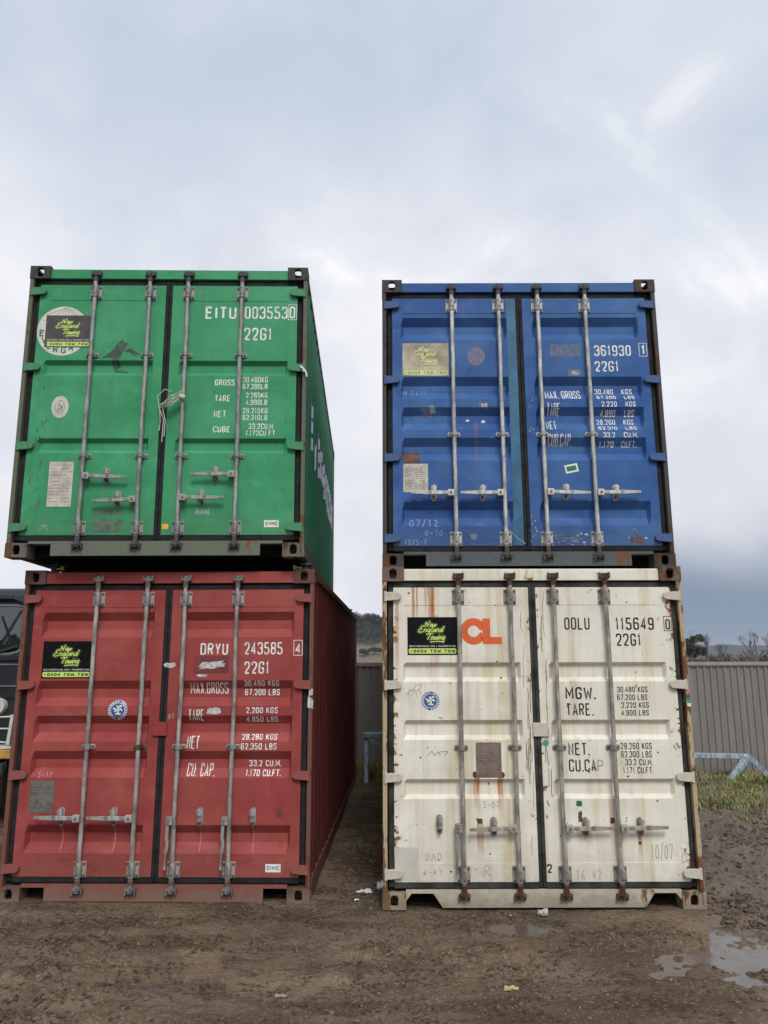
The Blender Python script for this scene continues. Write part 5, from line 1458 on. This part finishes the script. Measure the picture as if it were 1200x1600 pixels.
# ---------------------------------------------------------------- trees
flat('bark_grey', (0.115, 0.098, 0.085), 0.9, var=0.3, scale=2)
flat('twig_red', (0.135, 0.095, 0.085), 0.9, var=0.3, scale=2)
flat('shrub_brown', (0.085, 0.068, 0.056), 0.8, var=0.3, scale=0.5)
flat('shrub_tan', (0.14, 0.115, 0.09), 0.8, var=0.3, scale=0.5)
flat('leaf_grey', (0.04, 0.046, 0.03), 0.7, var=0.3, scale=0.5)
flat('leaf_dark', (0.02, 0.025, 0.018), 0.7, var=0.3, scale=0.5)
flat('leaf_pale', (0.07, 0.072, 0.044), 0.7, var=0.3, scale=0.5)  # palest leaf tone, mixed at random through the crowns
def leaves_mesh(name, blobs, n, leaf, seed, mats=('leaf_grey', 'leaf_dark', 'leaf_pale')):
    """leaf-sized quads in clumps: blobs are (x, y, z, radius)"""
    r = np.random.default_rng(seed); V, F, M = [], [], []
    tot = sum(b[3] ** 2 for b in blobs)
    for b in blobs:
        k = max(6, int(n * b[3] ** 2 / tot))
        d = r.normal(size=(k, 3)); d /= np.linalg.norm(d, axis=1)[:, None]
        p = np.array(b[:3]) + d * (b[3] * r.random((k, 1)) ** 0.45) * np.array([1, 1, 0.75])
        u = r.normal(size=(k, 3)); u /= np.linalg.norm(u, axis=1)[:, None]
        v = np.cross(u, r.normal(size=(k, 3))); v /= np.linalg.norm(v, axis=1)[:, None]
        s = leaf * r.uniform(0.5, 1.3, (k, 1))
        q = np.stack([p - u * s - v * s * .5, p + u * s - v * s * .5, p + u * s + v * s * .5, p - u * s + v * s * .5], 1)
        V.append(q.reshape(-1, 3)); M.append(r.choice(3, k, p=(0.45, 0.38, 0.17)))
    V = np.concatenate(V); M = np.concatenate(M)
    return np_mesh(name, V, np.arange(len(V)).reshape(-1, 4), list(mats), M, False)
def branches(mb, p, d, l, r, depth, rg, spread=0.6, tips=None):
    q = p + d * l
    mb.tube(p, q, r, r * 0.62, n=5 if depth < 3 else 7, caps=False)
    if depth == 0:
        if tips is not None: tips.append(q)
        return
    for k in range(rg.choice((2, 3, 3)) if depth > 1 else 3):
        a = Vector((rg.uniform(-1, 1), rg.uniform(-1, 1), rg.uniform(-0.2, 0.7)))
        nd = (d * 1.0 + a * spread).normalized()
        branches(mb, p + d * l * rg.uniform(0.6, 1.0), nd, l * rg.uniform(0.6, 0.82), r * 0.58, depth - 1, rg, spread, tips)
def gum(x, y, z, h, wd, seed, label, grp, leaf=0.28, n=900):
    rg = random.Random(seed); tr = empty('gum_tree', (x, y, z))
    mb = MB(); tips = []
    branches(mb, Vector((0, 0, -0.5)), Vector((rg.uniform(-.1, .1), 0, 1)).normalized(), h * 0.42, h * 0.028, 3, rg, 0.55, tips)
    mb.obj('trunk', 'bark_grey', tr)
    bl = [(rg.gauss(0, wd * 0.32), rg.gauss(0, wd * 0.3), h * rg.uniform(0.50, 0.92), wd * rg.uniform(0.16, 0.32)) for i in range(11)]
    link('crown', leaves_mesh('crown', bl, n, leaf, seed), tr)
    return tag(tr, label, 'tree', grp)
rg = random.Random(9)
spots = [(-14.6, 398, 6.5, 4.6), (-8.3, 402, 6.6, 6.2), (-4.2, 398, 7.2, 7.0), (-0.4, 404, 6.0, 6.0), (-11.4, 372, 5.0, 5.2), (-6.4, 368, 5.6, 5.6), (-2.4, 374, 5.0, 5.4), (2.4, 386, 5.6, 5.6), (-9.0, 346, 3.2, 4.0), (-4.6, 350, 3.4, 4.4)]
names = ['lone gum tree on the hilltop, just past the rear edge of the red container', 'gum tree on the hill crest in the gap, left of the tallest crown', 'tallest gum crown on the hill crest seen between the stacks', 'gum tree on the hill crest against the cream white container edge',
         'gum tree halfway up the hill beside the red container edge', 'gum tree halfway up the hill in the middle of the gap', 'gum tree halfway up the hill near the cream white container', 'gum tree on the slope mostly hidden by the cream white container',
         'low bushy tree above the dry bank, near the red container', 'low bushy tree above the dry bank, in the middle of the gap']
for i, ((x, y, h, wd), nm) in enumerate(zip(spots, names)):
    gum(x, y, float(hill_h(np.array(x), np.array(y))), h, wd, 40 + i, nm, 'gum trees on the hill behind the yard', 0.22, 1400)
# woodland further along the hill, reads as one mass
bl = []
for i in range(640):
    x, y = (rg.uniform(-24, 14) if i < 200 else rg.uniform(-150, 110)), rg.uniform(365, 440)
    if -16 < x < 6 and y < 385: continue
    bl.append((x, y, float(hill_h(np.array(x), np.array(y))) + rg.uniform(1, 4.0), rg.uniform(1.4, 3.2)))
tag(link('hill_woodland', leaves_mesh('hill_woodland', bl, 60000, 0.32, 77), None), 'grey green woodland covering the upper hill', 'woodland', kind='stuff')
# bare trees beyond the fence on the right
bare = [(49.2, 118, 7.4, 'bare tree beyond the fence next to the dark evergreen'), (52.8, 121, 6.6, 'bushy bare tree beyond the fence, second from the cream white container'), (55.4, 116, 7.8, 'slender bare tree in the middle of the row beyond the fence'), (58.6, 117, 7.4, 'bare tree with a rounded top, right of the middle beyond the fence'), (63.0, 119, 9.2, 'reddish bare tree at the right edge beyond the fence')]
for i, (x, y, h, nm) in enumerate(bare):
    tr = empty('bare_tree', (x, y, 0)); rg2 = random.Random(60 + i)
    mb = MB(); tips = []
    branches(mb, Vector((0, 0, -0.2)), Vector((0, 0, 1)), h * 0.34, h * 0.020, 3, rg2, 0.40, tips)
    mb.obj('trunk', 'bark_grey', tr)
    tw_ = MB()
    for tp in tips:
        for k in range(4):
            d = Vector((rg2.uniform(-.6, .6), rg2.uniform(-.6, .6), rg2.uniform(.3, 1))).normalized()
            tw_.tube(tp, tp + d * h * rg2.uniform(0.06, 0.13), 0.022, 0.010, n=3, caps=False)
    tw_.obj('twigs', 'twig_red', tr)
    tag(tr, nm, 'tree', 'bare trees beyond the fence')
gum(46.8, 118, 0, 6.6, 3.4, 90, 'dark evergreen tree beyond the fence, touching the cream white container edge', 'evergreen tree beyond the fence', 0.20, 1800)
bl = [(rg.uniform(30, 95), rg.uniform(124, 140), rg.uniform(0.6, 2.9), rg.uniform(0.9, 2.0)) for i in range(230)]
tag(link('shrub_belt', leaves_mesh('shrub_belt', bl, 30000, 0.15, 78, ('shrub_brown', 'leaf_grey', 'shrub_tan')), None), 'dark band of shrubs just above the fence top', 'shrubs', kind='stuff')

# ---------------------------------------------------------------- truck behind the red container
m, t = newmat('truck_paint')
P = t.n('ShaderNodeTexCoord').outputs['Object']
finish(t, t.mix(t.noise(P, 4, 5), (0.008, 0.015, 0.015), (0.018, 0.028, 0.028)), 0.35, 0.0, None)
m, t = newmat('windscreen')
finish(t, (0.012, 0.020, 0.018), 0.02, 0.0, None, spec=1.0, **{'Coat Weight': 1.0, 'Coat Roughness': 0.02})
flat('truck_black', (0.012, 0.013, 0.016), 0.5, var=0.2)
flat('truck_trim', (0.13, 0.14, 0.17), 0.4, var=0.1)
flat('truck_white', (0.56, 0.56, 0.53), 0.5, var=0.15)
flat('truck_yellow', (0.48, 0.25, 0.05), 0.6, var=0.25)
flat('tyre', (0.015, 0.015, 0.016), 0.85, var=0.2)
tk = empty('parked_truck', (-5.22, 8.9, 0.0))
tag(tk, 'dark flat fronted truck with a yellow bumper at the left edge behind the red container', 'truck')
def rr(x0, z0, x1, z1, r): return rnd([(x0, z0), (x1, z0), (x1, z1), (x0, z1)], True, r)
side = [(0.0, 0.95), (0.0, 1.90), (0.17, 2.62), (0.27, 2.72), (1.75, 2.74), (1.75, 0.95)]
mb = MB(); n_ = len(side)
mb.add([(-1.14, y, z) for y, z in side] + [(1.14, y, z) for y, z in side], [tuple(range(n_))[::-1], tuple(range(n_, 2 * n_))] + [(i, (i + 1) % n_, n_ + (i + 1) % n_, n_ + i) for i in range(n_)])
mb.obj('cab', 'truck_paint', tk, 0.06, 3)
slope = math.atan2(0.17, 0.72)
def on_slope(o):
    o.matrix_local = Matrix.Translation((0, 0, 1.90)) @ Matrix.Rotation(-slope, 4, 'X') @ Matrix.Translation((0, 0, -1.90)); return o
mb = MB(); mb.prism_y(rr(-1.02, 1.95, 1.065, 2.50, 0.16), -0.012, 0.004); on_slope(mb.obj('windscreen', 'windscreen', tk, 0.004))
mb = MB()
for qd in ribbon(rr(-1.035, 1.935, 1.08, 2.515, 0.17), True, 0.024): mb.prism_y(qd, -0.02, 0.002)
on_slope(mb.obj('windscreen_seal', 'truck_trim', tk))
for x in (0.35, 0.72, 1.0):
    mb = MB(); mb.beam((x - 0.36, -0.045, 1.90), (x, -0.03, 2.02), 0.018, 0.022); on_slope(mb.obj('wiper', 'truck_black', tk))
mb = MB(); mb.beam((-1.1, -0.05, 2.60), (0.85, -0.05, 2.60), 0.05, 0.05); mb.beam((0.85, -0.05, 2.60), (1.0, -0.05, 2.54), 0.04, 0.04); on_slope(mb.obj('visor', 'truck_black', tk, 0.008))
mb = MB(); mb.box(-1.04, 1.09, -0.05, 0.01, 1.86, 1.925); mb.obj('scuttle', 'truck_black', tk, 0.01)
mb = MB(); mb.box(-1.10, 1.10, -0.030, -0.002, 1.44, 1.80); mb.obj('grille', 'truck_black', tk, 0.01)
for z in (1.81, 1.57):
    mb = MB(); mb.box(-1.11, 1.11, -0.045, -0.030, z, z + 0.018); mb.obj('grille_bar', 'truck_trim', tk, 0.004)
for x in (-0.86, 0.86):
    mb = MB(); mb.tube((x, -0.005, 1.36), (x, -0.06, 1.36), 0.10, 0.085, n=18); mb.obj('headlight', 'truck_white', tk, 0.008)
    s = 1 if x > 0 else -1
    mb = MB(); c = x + s * 0.11
    mb.path([(c - .13, -.12, .99), (c - .11, -.12, 1.24), (c + .10, -.12, 1.25), (c + .07, -.12, .97), (c - .13, -.12, .99)], 0.011, 6); mb.path([(c - .12, -.12, 1.12), (c + .09, -.12, 1.12)], 0.010, 6); mb.beam((c + .085, -.12, .95), (c + .11, -.12, 1.27), 0.035, 0.03)
    mb.obj('lamp_guard', 'truck_white', tk)
mb = MB(); mb.box(-1.15, 1.15, -0.16, 0.05, 0.80, 0.905); mb.obj('bumper', 'truck_yellow', tk, 0.015)
mb = MB(); mb.box(-1.15, 1.15, -0.165, 0.05, 0.9055, 0.935); mb.obj('bumper_top', 'truck_white', tk, 0.005)
mb = MB(); mb.box(-0.45, 0.45, 0.1, 7.2, 0.62, 0.92); mb.obj('chassis', 'truck_black', tk, 0.01)
mb = MB(); mb.box(-1.18, 1.18, 2.0, 7.3, 1.00, 1.16); mb.obj('tray', 'truck_black', tk, 0.01)
mb = MB(); mb.box(-1.18, 1.18, 1.98, 2.06, 1.16, 2.5); mb.obj('headboard', 'truck_black', tk, 0.01)
for y in (0.85, 5.1, 6.3):
    for sx in (-1, 1):
        mb = MB(); mb.tube((sx * 0.80, y, 0.48), (sx * 1.08, y, 0.48), 0.48, n=28); w_ = mb.obj('wheel', 'tyre', tk, 0.03)
        mb = MB(); mb.tube((sx * 1.081, y, 0.48), (sx * 1.095, y, 0.48), 0.25, n=20); mb.obj('rim', 'truck_trim', w_, 0.005)

gum(-11.4, -5.2, 0, 11.0, 6.0, 95, 'tall gum tree mirrored in the windscreen of the truck', 'gum tree in front of the truck', 0.22, 2600)

# ---------------------------------------------------------------- litter
def sheet_obj(name, x, y, w_, d_, mat, seed, label, cat, lift=0.012):
    """crumpled scrap with real thickness"""
    r2 = random.Random(seed); mb = MB(); n = 7; vs = []
    for j in range(n):
        for i in range(n):
            u, v = i / (n - 1) - .5, j / (n - 1) - .5
            k = 1 - 0.25 * r2.random() * (i in (0, n - 1) or j in (0, n - 1))
            px, py = x + u * w_ * k, y + v * d_ * k
            vs.append((px, py, float(height(np.array(px), np.array(py))) + 0.004 + r2.random() * lift))
    mb.add(vs, [(j * n + i, j * n + i + 1, (j + 1) * n + i + 1, (j + 1) * n + i) for j in range(n - 1) for i in range(n - 1)])
    o = mb.obj(name, mat); s = o.modifiers.new('thickness', 'SOLIDIFY'); s.thickness = 0.0025
    return tag(o, label, cat)
sheet_obj('paper_scrap', -0.17, 6.72, 0.14, 0.10, 'litter_white', 1, 'torn white paper scrap on the mud between the stacks', 'litter', 0.014)
sheet_obj('plastic_scrap', -0.03, 6.80, 0.07, 0.12, 'litter_white', 2, 'crumpled white plastic against the cream white container corner', 'litter', 0.05)
sheet_obj('paper_ball', 1.155, 6.05, 0.085, 0.07, 'torn_paper', 3, 'crumpled grey paper in front of the cream white container', 'litter', 0.05)
sheet_obj('dry_leaf', 0.715, 4.76, 0.085, 0.030, 'litter_tan', 4, 'folded yellowish leaf on the mud in the foreground', 'leaf', 0.018)
sheet_obj('dry_leaf', 0.69, 4.71, 0.05, 0.022, 'litter_tan', 6, 'small yellowish leaf just below the folded leaf', 'leaf', 0.012)
sheet_obj('bark_chip', -0.58, 4.71, 0.07, 0.025, 'stone_pale', 7, 'pale curved bark chip in the foreground mud', 'bark chip', 0.012)
sheet_obj('paper_scrap', -0.22, 6.45, 0.04, 0.03, 'litter_white', 8, 'tiny white scrap in front of the gap between the stacks', 'litter', 0.008)

# ---------------------------------------------------------------- air
m, t = newmat('air')
v = t.n('ShaderNodeVolumePrincipled', {'Color': (0.80, 0.88, 1.0, 1), 'Density': 0.00020, 'Anisotropy': 0.0})
t.n('ShaderNodeOutputMaterial', {'Volume': v})
mb = MB(); mb.box(-4200, 4200, -4200, 6200, -6.0, 75.0)
tag(mb.obj('haze', 'air'), 'thin damp air over the yard and the hills', 'haze', kind='stuff')
